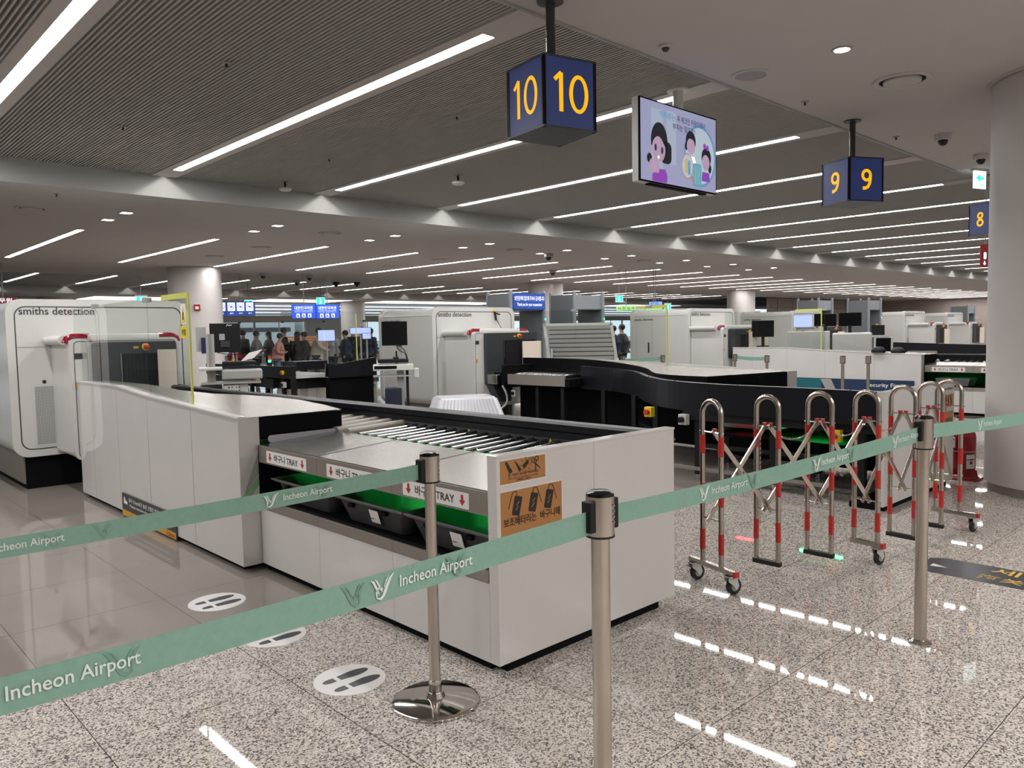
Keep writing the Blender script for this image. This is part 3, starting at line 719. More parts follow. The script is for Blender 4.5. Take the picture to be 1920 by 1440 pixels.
def smooth_path(pts, n=8):
    """Catmull-Rom through the points"""
    out = []; P = [pts[0]]+list(pts)+[pts[-1]]
    for i in range(1, len(P)-2):
        for k in range(n):
            u = k/n; a, b, c, d = [Vector(q) for q in P[i-1:i+3]]
            out.append(tuple(.5*((2*b)+(c-a)*u+(2*a-5*b+4*c-d)*u*u+(3*b-a-3*c+d)*u**3)))
    out.append(tuple(pts[-1])); return out

# ---- nearest lane (number 10)
TA = mirror_T(2.10, 0, 1)
TAb = mirror_T(2.222, 0, 1)
side_cabinet(TA, (2.5, 6.5, 0), 'tall glossy white side cabinet of the nearest lane, with sloping top')
glass_screen(TA, (2.15, 6.9, 1.0), 'clear glass screen with lime edge on the nearest side cabinet')
tray_bench(TAb, (2.5, 3.6, 0), 'low white bench with three grey trays under steel shelves, nearest lane', -Y)
end_panel(2.225, 3.522, 2.472, (2.9, 2.5, 0), 'white end panel with orange notices closing the nearest lane')
CA = conveyor(TAb, (2.9, 3.9, 0), 'roller conveyor with skewed steel rollers and long black guard, nearest lane')
side_guard(smooth_path([(3.39, 2.53, .963), (3.39, 3.6, .963), (3.39, 4.6, .963), (3.37, 5.3, .965), (3.32, 5.9, .972), (3.23, 6.5, .985), (3.10, 7.1, 1.0), (3.0, 7.7, 1.02), (2.98, 8.25, 1.03)]), (3.39, 4, .8), '', into=CA)
t = CA
MB().box(3.34, 3.44, 2.54, 5.6, .05, .80).build('back_casing', BLACKM, t)
MB().box(2.84, 3.3, 5.6, 8.2, .70, .80).build('belt_bed', BLACKM, t)
MB().box(2.5, 3.1, 5.7, 8.25, .80, .815).build('belt', RUB, t)
for x_, y_ in ((2.95, 5.9), (3.25, 5.9), (2.7, 7.9), (3.1, 7.9)): MB().box(x_-.03, x_+.03, y_-.03, y_+.03, 0, .70).build('leg', BLACK, t)
for y_ in (3.95, 3.2, 2.85): 
    q = MB(); q.face([(3.333, y_, .835), (3.333, y_+.035, .835), (3.333, y_+.0175, .865)]); q.build('warning_triangle', YEL, t)
# loose sheet at the bench end
t = thing('clear_plastic_lip', 'pale plastic strip standing at the end of the steel shelf', 'strip', (2.5, 4.72, .82))
MB().prism(rrect(.49, .045, .018, cx=2.53, cy=.842), 'y', 4.722, 4.728).build('lip_sheet', M('pale_plastic', (.55, .55, .62), .3), t)

# trays
def tray(y, label, code, first=None):
    if first: return copy_tree(first, (2.50, y, .459), label, 'grey trays in the nearest bench')
    t = thing('security_tray', label, 'tray', (2.50, y, .459), 'grey trays in the nearest bench')
    def ring(w_, l_, r_, z): return [(a, b, z) for a, b in rrect(w_, l_, r_, 6, 2.50, y)]
    mb = MB(); zb = .461; rings = [ring(.36, .55, .05, zb), ring(.365, .56, .05, zb+.004), ring(.445, .665, .05, zb+.135), ring(.465, .685, .055, zb+.142), ring(.485, .705, .06, zb+.144), ring(.487, .707, .06, zb+.128),
                                      ring(.481, .701, .06, zb+.128), ring(.479, .699, .06, zb+.140), ring(.460, .680, .055, zb+.139), ring(.438, .658, .05, zb+.134), ring(.357, .552, .045, zb+.010), ring(.35, .54, .045, zb+.006)]
    V = [[mb.v(p) for p in r_] for r_ in rings]; n = len(V[0])
    for a, b in zip(V, V[1:]):
        for k in range(n): mb.bm.faces.new([a[k], a[(k+1) % n], b[(k+1) % n], b[k]])
    mb.bm.faces.new(V[0][::-1]); mb.bm.faces.new(V[-1])
    mb.build('tub', TRAYG, t, smooth=True)
    for dy in (-.16, .16): MB().box(2.262, 2.28, y+dy-.022, y+dy+.022, .555, .575).build('rim_notch', BLACKM, t)
    MB().box(2.257, 2.262, y-.35, y+.35, .594, .604).build('rim_lip', M('rim_highlight_grey', (.16, .16, .17), .3), t)
    for s in (-1, 1): MB().box(2.42, 2.58, y+s*.348-.01, y+s*.348+.01, .565, .60).build('handle', TRAYG, t)
    R_ = -Y; U_ = Vector((-.30, 0, 1)).normalized(); oo = (2.283, y-.06, .535)
    if not code: return t
    lb = plate(oo, R_, U_, [rrect(.085, .075, .004)], off=.006).build('barcode_label', PAPER, t, recalc=False)
    text('lettering', code, (oo[0], oo[1], oo[2]+.018), R_, U_, .066, .013, INK, lb, .009)
    plate(oo, R_, U_, stroke([(-.035, -.012), (-.006, -.012)], .004), off=.008).build('small_print', INK, lb, recalc=False)
    return t
t1 = tray(3.565, 'middle grey tray glowing green inside, in the nearest bench', 'S-371967')
t3 = tray(2.875, 'front grey tray beside the end panel, label S-379676', 'S-379676')
t0 = tray(4.30, 'rear grey tray nearest the tall cabinet, partly behind the belt', None)

# notices on the end panel
def notice(x0, x1, z0, z1, y, name, label, cat='notice'):
    t = thing(name, label, cat, ((x0+x1)/2, y, z0))
    MB().box(x0-.004, x1+.004, y-.0025, y-.001, z0-.004, z1+.004).build('clear_margin', PAPER, t)
    MB().box(x0, x1, y-.0035, y-.0026, z0, z1).build('orange_sheet', ORNG, t)
    return t
t = notice(2.243, 2.522, .842, .945, 2.473, 'blade_notice', 'small orange notice with pictures of blades and scissors')
o = Vector((2.3825, 2.469, .893))
plate(o, X, Z, stroke([(-.105, .045), (-.075, -.005)], [.012, .02])+stroke([(-.05, .043), (-.018, -.003)], [.004, .016])+stroke([(0, .01), (.03, .035)], .018)+[r for a in range(0, 360, 45) for r in stroke([(.015+.022*math.cos(math.radians(a)), .02+.022*math.sin(math.radians(a))), (.015+.036*math.cos(math.radians(a)), .02+.036*math.sin(math.radians(a)))], .0025)]
      + band(circ(.06, .035, .012, 14), circ(.06, .035, .008, 14))+band(circ(.085, .04, .012, 14), circ(.085, .04, .008, 14))+stroke([(.065, .024), (.105, -.005)], .005)+stroke([(.08, .028), (.075, -.01)], .005), off=.001).build('blade_pictures', INK, t, recalc=False)
text('lettering', '칼, 가위가 있으면 꺼내주세요', (2.3825, 2.469, .877), X, Z, .185, .014, INK, t)
text('lettering', 'Please take out any knives or scissors', (2.3825, 2.469, .862), X, Z, .185, .008, INK, t)
text('lettering', '刀具或剪刀请取出', (2.3825, 2.469, .852), X, Z, .09, .008, INK, t)
t = notice(2.243, 2.628, .518, .808, 2.473, 'power_bank_notice', 'large orange notice with three power bank drawings')
o = Vector((2.4355, 2.469, .663))
def pbank(cx, cy_, a):
    R_ = lambda p: (cx+p[0]*math.cos(a)-p[1]*math.sin(a), cy_+p[0]*math.sin(a)+p[1]*math.cos(a))
    return [[R_(p) for p in rrect(.046, .085, .006)]], [[R_(p) for p in q] for q in stroke([(.006, .02), (-.006, .0), (.006, .0), (-.006, -.022)], .003)], [[R_(p) for p in q] for q in stroke([(-.01, .045), (-.02, .062), (-.04, .055), (-.045, .02), (-.048, -.02)], .0035)]
A_, B_, C_ = [], [], []
for cx in (-.10, 0, .10):
    p_, q_, r_ = pbank(cx+.005, .075, -.25)
    A_ += p_; B_ += q_; C_ += r_ if cx < 0 else [[(2*cx+.01-x_, y_) for x_, y_ in f] for f in r_]
plate(o, X, Z, A_+C_, off=.001).build('power_bank_pictures', INK, t, recalc=False)
plate(o, X, Z, B_, off=.002).build('lightning_marks', ORNG2, t, recalc=False)
text('lettering', '보조배터리는  바구니에', (2.4355, 2.469, .672), X, Z, .355, .040, INK, t)
# low shoe notice standing on the cabinet wall
t = thing('shoe_notice', 'dark low notice about thick soled shoes on the glossy cabinet', 'notice', (2.09, 6.4, .03))
MB().box(2.085, 2.097, 5.86, 7.07, .015, .205).build('dark_board', M('charcoal_board', (.05, .05, .055), .4), t)
MB().box(2.0835, 2.085, 5.86, 7.07, .015, .065).build('amber_strip', ORNG2, t)
text('lettering', '굽이 3.5cm보다 높은 신발은 벗어서 트레이에', (2.085, 6.42, .165), -Y, Z, .95, .035, PAPER, t)
text('lettering', 'Please remove shoes with thick soles', (2.085, 6.45, .12), -Y, Z, .85, .022, PAPER, t)
text('lettering', '3.5cm', (2.083, 5.97, .04), -Y, Z, .16, .034, INKR, t)
plate((2.085, 6.98, .14), -Y, Z, [[(-.04, -.02), (.05, -.02), (.05, 0), (.01, .01), (-.02, .04), (-.04, .03)]], off=.002).build('shoe_picture', PAPER, t, recalc=False)

# ------------------------------------------------------------------ x-ray scanners
def scanner(x0, y0, label, hood, panel, side_text=True, mirror=False, shield=None, deep=1.5, detail=True):
    """body front face at y0, from x0 to x0+1.75; hood = (xa, xb, yf); panel = (xa, xb, yf, z0, z1)"""
    W_, zb, zt = 1.75, .345, 1.905
    t = thing('xray_scanner', label, 'x-ray scanner', (x0+W_/2, y0+deep/2, 0))
    cx, cz = x0+W_/2, (zb+zt)/2
    def prof(w_, h_, r_): return rrect(w_, h_, r_, 8, cx, cz)
    MB().prism(prof(W_, zt-zb, .13), 'y', y0+.10, y0+deep-.10).build('body_shell', SCANG if False else SCANW, t, smooth=True)
    A = prof(W_+.03, zt-zb+.03, .145)
    for ya, yb in ((y0, y0+.10), (y0+deep-.10, y0+deep)):
        MB().prism(A, 'y', ya, yb).build('end_frame', SCANW, t, smooth=True)
    mb = plate((0, y0, 0), X, Z, band(prof(W_-.115, zt-zb-.115, .10), prof(W_-.135, zt-zb-.135, .092)), off=.002); mb.build('outline_groove', LOGO, t, recalc=False)
    plate((0, y0, 0), X, Z, [[(x0+.07, 1.435), (x0+W_-.07, 1.435), (x0+W_-.07, 1.442), (x0+.07, 1.442)]], off=.0025).build('panel_seam', CARTG, t, recalc=False)
    text('maker_lettering', 'smiths detection', (x0+.10+.345, y0, 1.80), X, Z, .69, .075, LOGO, t, .003)
    if side_text:
        text('maker_lettering', 'smiths detection', (x0-.001, y0+deep-.36, 1.715), -Y, Z, .50, .05, LOGO, t, .004)
        MB().box(x0-.002, x0+.01, y0+.92, y0+.928, zb+.05, 1.75).build('door_seam', CARTG, t)
        MB().box(x0-.002, x0+.01, y0+.10, y0+deep-.1, 1.775, 1.783).build('roof_seam', CARTG, t)
        MB().box(x0-.012, x0, y0+1.0, y0+1.03, 1.0, 1.22).build('door_handle', BLACK, t)
    vx = x0+.20 if not mirror else x0+.16
    MB().box(vx-.02, vx+.20, y0-.004, y0+.01, .43, 1.12).build('grille_frame', SCANW, t)
    MB().box(vx, vx+.175, y0-.006, y0, .45, 1.04).build('vent_grille', PERF, t)
    MB().lathe([(.018, -.008), (.018, 0)], (vx+.09, y0, 1.085), 16, 'y').build('keyhole', INK, t)
    MB().box(x0+.10, x0+W_-.15, y0+.06, y0+deep-.06, .0, zb+.02).build('base_box', BLACKM, t)
    MB().box(x0+.085, x0+.10, y0+.10, y0+deep-.1, .05, zb).build('base_side_panel', STEELB, t)
    # projecting hood
    xa, xb, yf = hood
    hz0, hz1 = .345, 1.515
    hb = MB().prism(rrect(xb-xa-.02, hz1-hz0-.02, .05, 6, (xa+xb)/2, (hz0+hz1)/2), 'y', yf+.06, y0+.02).build('hood', SCANW, t, smooth=True)
    MB().prism(rrect(xb-xa, hz1-hz0, .06, 6, (xa+xb)/2, (hz0+hz1)/2), 'y', yf, yf+.07).build('hood_rim', SCANW, t, smooth=True)
    plate((0, yf, 0), X, Z, band(rrect(xb-xa-.05, hz1-hz0-.05, .045, 6, (xa+xb)/2, (hz0+hz1)/2), rrect(xb-xa-.062, hz1-hz0-.062, .04, 6, (xa+xb)/2, (hz0+hz1)/2)), off=.002).build('rim_groove', LOGO, t, recalc=False)
    MB().tube([(xa-.02, y0+.02, 1.50), (xa-.02, yf+.16, 1.50)], .045, 14).build('hood_roll', SCANW, t, smooth=True)
    for sx, xx in ((-1, xa), (1, xb)):
        MB().tube([(xx+sx*-.19, yf+.09, 1.535), (xx+sx*-.04, yf+.09, 1.535), (xx+sx*.01, yf+.09, 1.515), (xx+sx*.028, yf+.09, 1.47)], .028, 12).build('red_lamp_cover', REDL, t, smooth=True)
    MB().box(xa+.17, xb-.17, yf+.05, yf+.13, 1.505, 1.555).build('hood_top_bar', SCANW, t, bevel=.01)
    MB().box(xa+.03, xa+.10, yf-.004, yf, 1.32, 1.375).build('small_display', DGREY, t)
    MB().box(xa+.03, xa+.07, yf-.004, yf, 1.04, 1.09).build('hazard_sticker', ORNG2, t)
    # dark entrance panel
    pa, pb, py, z0, z1 = panel
    dk = MB().prism(rrect(pb-pa, z1-z0, .025, 4, (pa+pb)/2, (z0+z1)/2), 'y', py, yf+.01).build('entrance_panel', DGREY, t)
    ox0 = pa+(pb-pa)*.33
    MB().box(ox0, pb-.05, py-.004, py, z0+.04, z1-.12).build('tunnel_opening', BLACKM, dk)
    cur = MB(); x = ox0+.02
    while x < pb-.3: cur.box(x, x+.035, py-.008, py-.004, z0+.06, z1-.13); x += .038
    cur.build('lead_curtain', BLACK, dk)
    MB().box(ox0-.012, ox0, py-.012, py, z0+.04, z1-.11).build('opening_edge', STEEL, dk)
    ex = pa+(pb-pa)*.62
    MB().lathe([(.036, 0), (.036, -.018)], (ex, py, z1-.055), 20, 'y').build('stop_switch_collar', YEL, dk, smooth=True)
    MB().lathe([(.024, 0), (.026, -.03), (.018, -.036)], (ex, py-.018, z1-.055), 20, 'y').build('stop_button', RED, dk, smooth=True)
    MB().box(ex-.115, ex-.065, py-.004, py, z1-.07, z1-.045).build('amber_label', ORNG2, dk)
    # curved bright shield beside the opening
    sa, sb, sz0, sz1, sy0 = shield or (pb-.28, pb-.08, z0-.02, z1-.13, py)
    mb = MB(); n = 12; F_ = []
    for k in range(n+1):
        a = PI*.5*k/n; F_.append((sa+(sb-sa)*k/n, sy0-.02-.09*math.sin(a)))
    for (a, b) in zip(F_, F_[1:]):
        mb.face([(a[0], a[1], sz0), (b[0], b[1], sz0), (b[0], b[1], sz1), (a[0], a[1], sz1)]); mb.face([(a[0], a[1]+.01, sz0), (b[0], b[1]+.01, sz0), (b[0], b[1]+.01, sz1), (a[0], a[1]+.01, sz1)])
    mb.build('curved_shield', CREAM, t, smooth=True)
    if z0 < .8:
        MB().box(pa, pa+.44, py-.22, py+.02, .70, .86).build('steel_lip', STEEL, t, bevel=.02)
        MB().prism([(pa+.02, .69), (pa+.44, .69), (pa+.40, .42), (pa+.18, .42)], 'y', py-.1, py+.05).build('lower_cowl', DGREY, t)
    return t
scanner(1.70, 9.05, 'leftmost huge white x-ray scanner behind the nearest lane', (2.06, 3.07, 8.30), (2.24, 3.03, 8.27, .90, 1.475), shield=(2.84, 2.99, .86, 1.39, 8.27), side_text=False)
scanner(7.58, 9.84, 'white x-ray scanner left of the walk-through arches, second from the left', (7.80, 9.0, 9.12), (8.0, 9.10, 9.05, .69, 1.49), mirror=True, shield=(8.72, 9.05, .88, 1.35, 9.02))
scanner(13.72, 9.25, 'white x-ray scanner right of the walk-through arches with side doors', (13.80, 15.3, 8.5), (13.98, 15.25, 8.47, .9, 1.475), shield=(14.67, 15.3, .88, 1.42, 8.45))
scanner(19.46, 9.94, 'white x-ray scanner behind the dark double monitors', (19.75, 20.9, 9.3), (19.95, 20.9, 9.25, .8, 1.48), mirror=True)
scanner(25.5, 9.35, 'far white x-ray scanner before the rose end wall, left of the last one', (25.85, 26.9, 8.6), (26.0, 26.85, 8.57, .9, 1.475))
scanner(31.3, 10.0, 'farthest white x-ray scanner, cut off by the near column', (31.6, 32.7, 9.3), (31.8, 32.7, 9.25, .8, 1.48), mirror=True)

# black trekking-pole like cane leaning on the second scanner roof
t = thing('walking_stick', 'black walking stick with yellow end caps leaning on the second scanner', 'walking stick', (8.95, 9.75, 1.55))
MB().tube([(8.90, 9.70, 1.57), (8.885, 9.80, 1.72)], .010, 8).build('steel_rod', CHROME, t)
MB().tube([(8.885, 9.80, 1.70), (8.875, 9.82, 1.85)], .018, 10).build('black_grip', BLACK, t, smooth=True)
MB().tube([(8.875, 9.81, 1.82), (8.96, 9.79, 1.80)], .014, 8).build('cross_handle', BLACK, t)
MB().tube([(8.872, 9.82, 1.85), (8.870, 9.82, 1.875)], .02, 10).build('yellow_cap', YEL, t)

# ------------------------------------------------------------------ second lane seen from its open back
GB = smooth_path([(6.44, 2.52, .963), (6.50, 3.3, .963), (6.54, 4.1, .963), (6.74, 4.8, .966), (7.12, 5.35, .970), (7.55, 5.8, .975), (7.85, 6.15, .98), (8.12, 6.6, .985), (8.26, 7.2, .995), (8.30, 7.4, 1.0)], 7)
CB = t = thing('roller_conveyor', 'second lane conveyor with long black S-curved guard facing us', 'conveyor', (7, 4.5, 0))
mb = MB()
for a, b in zip(GB, GB[1:]):
    mb.face([a, b, (b[0], b[1], .68), (a[0], a[1], .68)]); mb.face([(a[0]+.07, a[1]-.01, a[2]), (b[0]+.07, b[1]-.01, b[2]), (b[0]+.07, b[1]-.01, .68), (a[0]+.07, a[1]-.01, .68)])
mb.build('guard_sheet', BLACKG, t, smooth=True)
mb = MB()
for a, b in zip(GB, GB[1:]):
    mb.face([(a[0]-.004, a[1], a[2]+.002), (b[0]-.004, b[1], b[2]+.002), (b[0]+.075, b[1]-.01, b[2]+.002), (a[0]+.075, a[1]-.01, a[2]+.002)])
mb.build('guard_top_edge', BLACKG, t)
mb = MB()
for i in (3, 12, 20, 28, 36, 44, 52, 58): 
    if i < len(GB): mb.lathe([(.008, .002), (.008, .008)], (GB[i][0]+.03, GB[i][1], GB[i][2]), 8)
mb.build('screw_heads', BLACK, t)
# far guard with the side cabinet of that lane
GF = smooth_path([(8.55, 4.45, .99), (8.50, 4.9, .995)], 2)
t = thing('side_cabinet', 'low side cabinet with brushed curved top beyond the second lane', 'cabinet', (8.1, 6.3, 0))
inner = smooth_path([(7.18, 4.62, .99), (7.10, 4.95, 1.0), (7.20, 5.30, 1.01), (7.65, 5.75, 1.03), (8.05, 6.3, 1.05), (8.35, 7.1, 1.085), (8.55, 8.0, 1.10), (8.62, 8.9, 1.10)], 5)
outer = [(8.64, 4.36+(8.9-4.36)*k/(len(inner)-1), p[2]) for k, p in enumerate(inner)]
outer = [(8.62 if k == 0 else 8.66, o_[1], o_[2]) for k, o_ in enumerate(outer)]
mb = MB()
for i in range(len(inner)-1): mb.face([inner[i], outer[i], outer[i+1], inner[i+1]])
mb.build('work_top', TOPST, t)
mb = MB(); dz = .006
for i in range(len(inner)-1):
    a, b = inner[i], inner[i+1]; mb.face([(a[0], a[1], a[2]-dz), (b[0], b[1], b[2]-dz), (b[0], b[1], .72), (a[0], a[1], .72)])
mb.face([(inner[0][0], inner[0][1], .984), (8.45, 4.37, .984), (8.45, 4.37, .60), (inner[0][0], inner[0][1], .60)])
mb.build('inner_skirt', BLACKM, t)
MB().box(8.45, 8.62, 4.355, 4.40, .04, .992).build('end_panel', WHITE, t)
MB().prism([(4.36, .04), (8.9, .04), (8.9, 1.095), (7.1, 1.08), (4.36, .99)], 'x', 8.62, 8.66).build('outer_wall', WHITE, t)
TB = mirror_T(8.66, 0, -1)
glass_screen(TB, (8.63, 7.3, 1.0), 'glass screen with tall lime edge beyond the second lane', y0=6.15, sticker=False)
side_guard(smooth_path([(8.95, 7.2, .995), (9.1, 7.6, 1.005), (9.3, 8.2, 1.01), (9.45, 8.8, 1.01), (9.5, 9.0, 1.01)], 4), (9.2, 8.2, .8), '', into=CB)
end_panel(6.38, 8.0, 2.48, (7.2, 2.5, 0), 'white end panel closing the second lane behind the folding barrier')
for i, (a, b, L_) in enumerate(((.735, .855, 'upper orange notice on the second white end panel'), (.50, .70, 'lower orange notice on the second white end panel'))):
    t = notice(7.70, 7.95, a, b, 2.478, 'orange_notice', L_)
    if i == 0: plate((7.825, 2.473, .80), X, Z, stroke([(-.08, .04), (-.03, -.04)], .014)+stroke([(-.01, .04), (.0, -.04)], .014)+stroke([(.05, .04), (.08, -.04)], .014), off=.001).build('blade_pictures', INK, t, recalc=False)
    else:
        text('lettering', '보조배터리는', (7.825, 2.473, .62), X, Z, .2, .035, INK, t); text('lettering', '꺼내주세요', (7.825, 2.473, .56), X, Z, .18, .035, INK, t)
t = tag(text('airport_lettering', 'Incheon Airport', (7.80, 2.478, .905), X, Z, .32, .035, LOGO, None, .002), 'small dark airport lettering on the second white end panel', 'lettering')
# rollers seen between the guards
t = CB
o1, o2 = Vector((8.02, 7.20, .86)), Vector((7.95, 8.55, .86))
# low bright side plate facing the operators
MB().obox((7.98, 7.98, .80), (.012, 0, 0), (-.02, .56, 0), (0, 0, .075)).build('side_plate', STEELB, t)
for k in range(9):
    y = 7.45+.12*k; MB().tube([(8.0, y, .865), (8.75, y+.14, .865)], .026, 12).build('steel_roller', ROLL, t, smooth=True)
MB().box(8.0, 8.8, 7.35, 8.6, .72, .83).build('roller_bed', BLACKM, t)
t = CB
MB().box(7.98, 8.95, 8.66, 8.70, .66, 1.0).build('front_sheet', BLACKM, t)
MB().box(7.98, 8.95, 8.655, 8.70, .995, 1.003).build('top_edge', BLACK, t)
MB().box(8.1, 8.9, 8.70, 9.0, .70, .88).build('belt_bed', BLACKM, t)
# understructure
t = CB
MB().box(6.56, 6.60, 2.56, 4.5, .60, .70).build('side_rail', BLACK, t)
MB().box(6.62, 8.0, 2.56, 4.4, .70, .78).build('bed', BLACKM, t)
for x_, y_ in ((6.62, 2.75), (6.62, 3.55), (6.62, 4.35), (6.95, 5.1), (7.6, 5.9), (8.1, 6.8), (7.4, 3.5), (7.4, 4.5), (8.2, 5.4), (8.05, 8.0), (8.05, 7.5)):
    lg = MB().box(x_-.03, x_+.03, y_-.03, y_+.03, .06, .70).build('leg', BLACK, t)
    MB().tube([(x_, y_, .0), (x_, y_, .08)], .02, 10).build('levelling_foot', CHROME, lg)
for z_ in (.33,): 
    MB().box(6.60, 6.63, 2.75, 4.35, z_, z_+.04).build('lower_rail', BLACK, t)
MB().box(6.58, 6.60, 3.0, 4.9, .10, .135).build('steel_tie_bar', STEELB, t)
MB().box(7.9, 7.95, 2.56, 4.4, .05, .72).build('back_screen', BLACKM, t)
mb = MB(); bs = smooth_path([(7.95, 4.40, 0), (8.0, 4.6, 0), (8.4, 5.4, 0), (8.5, 6.2, 0), (8.55, 8.9, 0)], 4)
for a, b in zip(bs, bs[1:]): mb.face([(a[0], a[1], .02), (b[0], b[1], .02), (b[0], b[1], .95), (a[0], a[1], .95)])
mb.build('curved_back_screen', BLACKM, t)
MB().obox((7.6, 5.6, .30), (.5, .62, 0), (.01, -.01, 0), (0, 0, .015)).build('tie_bar', STEEL, t)
MB().box(6.75, 7.8, 2.7, 4.4, .44, .46).build('tray_deck', BLACKM, t)
MB().box(6.98, 7.02, 3.97, 4.16, .61, .625).build('red_lamp_bar', REDLM, t)
MB().box(7.0, 7.5, 3.75, 4.3, .50, .54).build('red_lit_cover', M('lamp_cover_plastic', (.75, .7, .7), .4), t)
MB().box(6.98, 7.02, 3.08, 3.48, .61, .625).build('green_lamp_bar', GREENL, t)
def bx_switch(c, label, yellow=False, rd=True, s=1):
    t = thing('emergency_stop' if yellow else 'switch_box', label, 'switch', c)
    x_, y_, z_ = c
    MB().box(x_-.03*s, x_+.02*s, y_-.035*s, y_+.035*s, z_-.04*s, z_+.04*s).build('box', YEL if yellow else CARTL, t, bevel=.004)
    MB().lathe([(.022*s, 0), (.022*s, -.03*s)], (x_-.03*s, y_, z_), 16, 'x').build('button' if yellow else 'rotary_knob', RED if yellow else BLACK, t, smooth=True)
bx_switch((6.72, 5.02, .63), 'yellow emergency stop with red button under the second lane guard', True, s=1.3)
bx_switch((6.53, 4.46, .605), 'grey switch box with black knob under the second lane guard', s=1.3)
bx_switch((6.53, 2.93, .57), 'yellow emergency stop behind the fourth barrier hoop', True, s=1.3)
bx_switch((8.1, 8.55, .58), 'grey switch box under the second scanner feed', s=1.2)
t = thing('flexible_conduit', 'grey flexible conduit hanging under the second scanner feed', 'conduit', (7.95, 8.7, .5))
MB().tube(smooth_path([(7.93, 8.64, .70), (7.97, 8.60, .58), (7.98, 8.6, .45), (7.90, 8.64, .36), (7.82, 8.70, .34)], 6), .016, 10).build('conduit', CARTG, t, smooth=True)

# upturned white basket behind the nearest lane
t = thing('upturned_basket', 'white ribbed plastic basket lying upside down behind the nearest lane', 'basket', (7.2, 8.6, 0))
cx_, cy0 = 6.95, 8.35; th = math.radians(-28)
def BQ(a, b, z): return (cx_+a*math.cos(th)-b*math.sin(th), cy0+a*math.sin(th)+b*math.cos(th), z)
def outl(w_, l_, r_, z): return [BQ(a, b, z) for a, b in rrect(w_, l_, r_, 6)]
mb = MB(); rings = [outl(1.0, .78, .06, .30), outl(.98, .76, .06, .31), outl(.78, .56, .05, .60), outl(.74, .52, .05, .625)]
V = [[mb.v(p) for p in r_] for r_ in rings]
for a, b in zip(V, V[1:]):
    for k in range(len(a)): mb.bm.faces.new([a[k], a[(k+1) % len(a)], b[(k+1) % len(b)], b[k]])
mb.bm.faces.new(V[-1]); mb.bm.faces.new(V[0][::-1])
mb.build('shell', BASKET, t, smooth=True)
mb = MB()
for side in range(4):
    n = 16 if side % 2 == 0 else 12
    for k in range(n):
        f = (k+.5)/n-.5
        if side == 0: a, b = BQ(f*.88, -.382, .32), BQ(f*.70, -.284, .60)
        elif side == 1: a, b = BQ(.492, f*.66, .32), BQ(.394, f*.50, .60)
        elif side == 2: a, b = BQ(f*.88, .382, .32), BQ(f*.70, .284, .60)
        else: a, b = BQ(-.492, f*.66, .32), BQ(-.394, f*.50, .60)
        mb.tube([a, b], .011, 5)
mb.build('ribs', BASKET, t)
t = thing('basket_trolley', 'low dark trolley under the upturned white basket', 'trolley', (6.95, 8.35, 0))
mb = MB(); mb.prism([BQ(a, b, 0)[:2] for a, b in rrect(.9, .68, .03, 2)], 'z', .24, .298); mb.build('deck', BLACK, t)
for a in (-.38, .38):
    for b in (-.27, .27):
        p = BQ(a, b, 0); MB().tube([(p[0], p[1], .0), (p[0], p[1], .24)], .02, 8).build('leg', BLACK, t)

# ------------------------------------------------------------------ third lane (same handing as the nearest)
OX = 11.88
TC = mirror_T(2.10+OX, .1, 1); TCb = mirror_T(2.222+OX, .1, 1)
side_cabinet(TC, (14.5, 6.6, 0), 'long white side cabinet of the third lane behind the short belt posts', accents=False)
glass_screen(TC, (14.03, 7.4, 1.0), 'glass screen with lime edge on the third lane side cabinet', y0=6.5, sticker=False)
tray_bench(TCb, (14.4, 3.7, 0), 'tray bench of the third lane seen beside the near column', -Y)
CC = conveyor(TCb, (14.9, 4.0, 0), 'roller conveyor of the third lane above its tray bench')
side_guard(smooth_path([(15.3, 2.6, .963), (15.3, 4.6, .963), (15.25, 5.3, .97), (15.1, 6.5, .99), (15.0, 8.2, 1.02)], 5), (15.2, 5, .8), '', into=CC)
MB_ = MB().box(14.2, 14.8, 3.0, 3.5, .57, .60)
t = thing('security_tray', 'grey tray in the green-lit bench of the third lane', 'tray', (14.45, 4.42, .45)); 
MB().prism([(4.15, .60), (4.69, .60), (4.65, .47), (4.19, .47)], 'x', 14.14, 14.5).build('tub', TRAYG, t, bevel=.01)
GD = [(18.3, 3.0, 1.0), (18.3, 5.1, 1.05), (18.25, 7.2, 1.12)]
t = thing('side_guard', 'tall black side guard of the fourth lane behind the third', 'guard rail', (18.3, 5.1, .6))
mb = MB()
for a, b in zip(GD, GD[1:]):
    mb.face([a, b, (b[0], b[1], .5), (a[0], a[1], .5)]); mb.face([(a[0]+.06, a[1], a[2]), (b[0]+.06, b[1], b[2]), (b[0]+.06, b[1], .5), (a[0]+.06, a[1], .5)]); mb.face([a, b, (b[0]+.06, b[1], b[2]), (a[0]+.06, a[1], a[2])])
mb.build('guard_sheet', BLACKG, t)
MB().box(18.2, 18.34, 6.0, 6.6, .84, .92).build('steel_plate', STEELB, t)
for i, (x_, y_) in enumerate(((13.98, 5.55), (14.05, 5.25))):
    t = thing('black_shoe', 'black shoe lying on the third lane cabinet, %s of the pair' % ('left' if i == 0 else 'right'), 'shoe', (x_, y_, 1.0))
    z_ = cab_z(y_-.1)+.014
    def el(r_, zz, dx=0): return [(x_+dx+a, y_+b, z_+zz) for a, b in circ(0, 0, r_*.5, 16, r_)]
    mb = MB(); V = [[mb.v(p) for p in el(r_, zz)] for r_, zz in ((.12, 0), (.125, .02), (.115, .05), (.08, .085), (.03, .10))]
    for a, b in zip(V, V[1:]):
        for k in range(16): mb.bm.faces.new([a[k], a[(k+1) % 16], b[(k+1) % 16], b[k]])
    mb.bm.faces.new(V[0][::-1]); mb.bm.faces.new(V[-1]); mb.build('upper', BLACK, t, smooth=True)
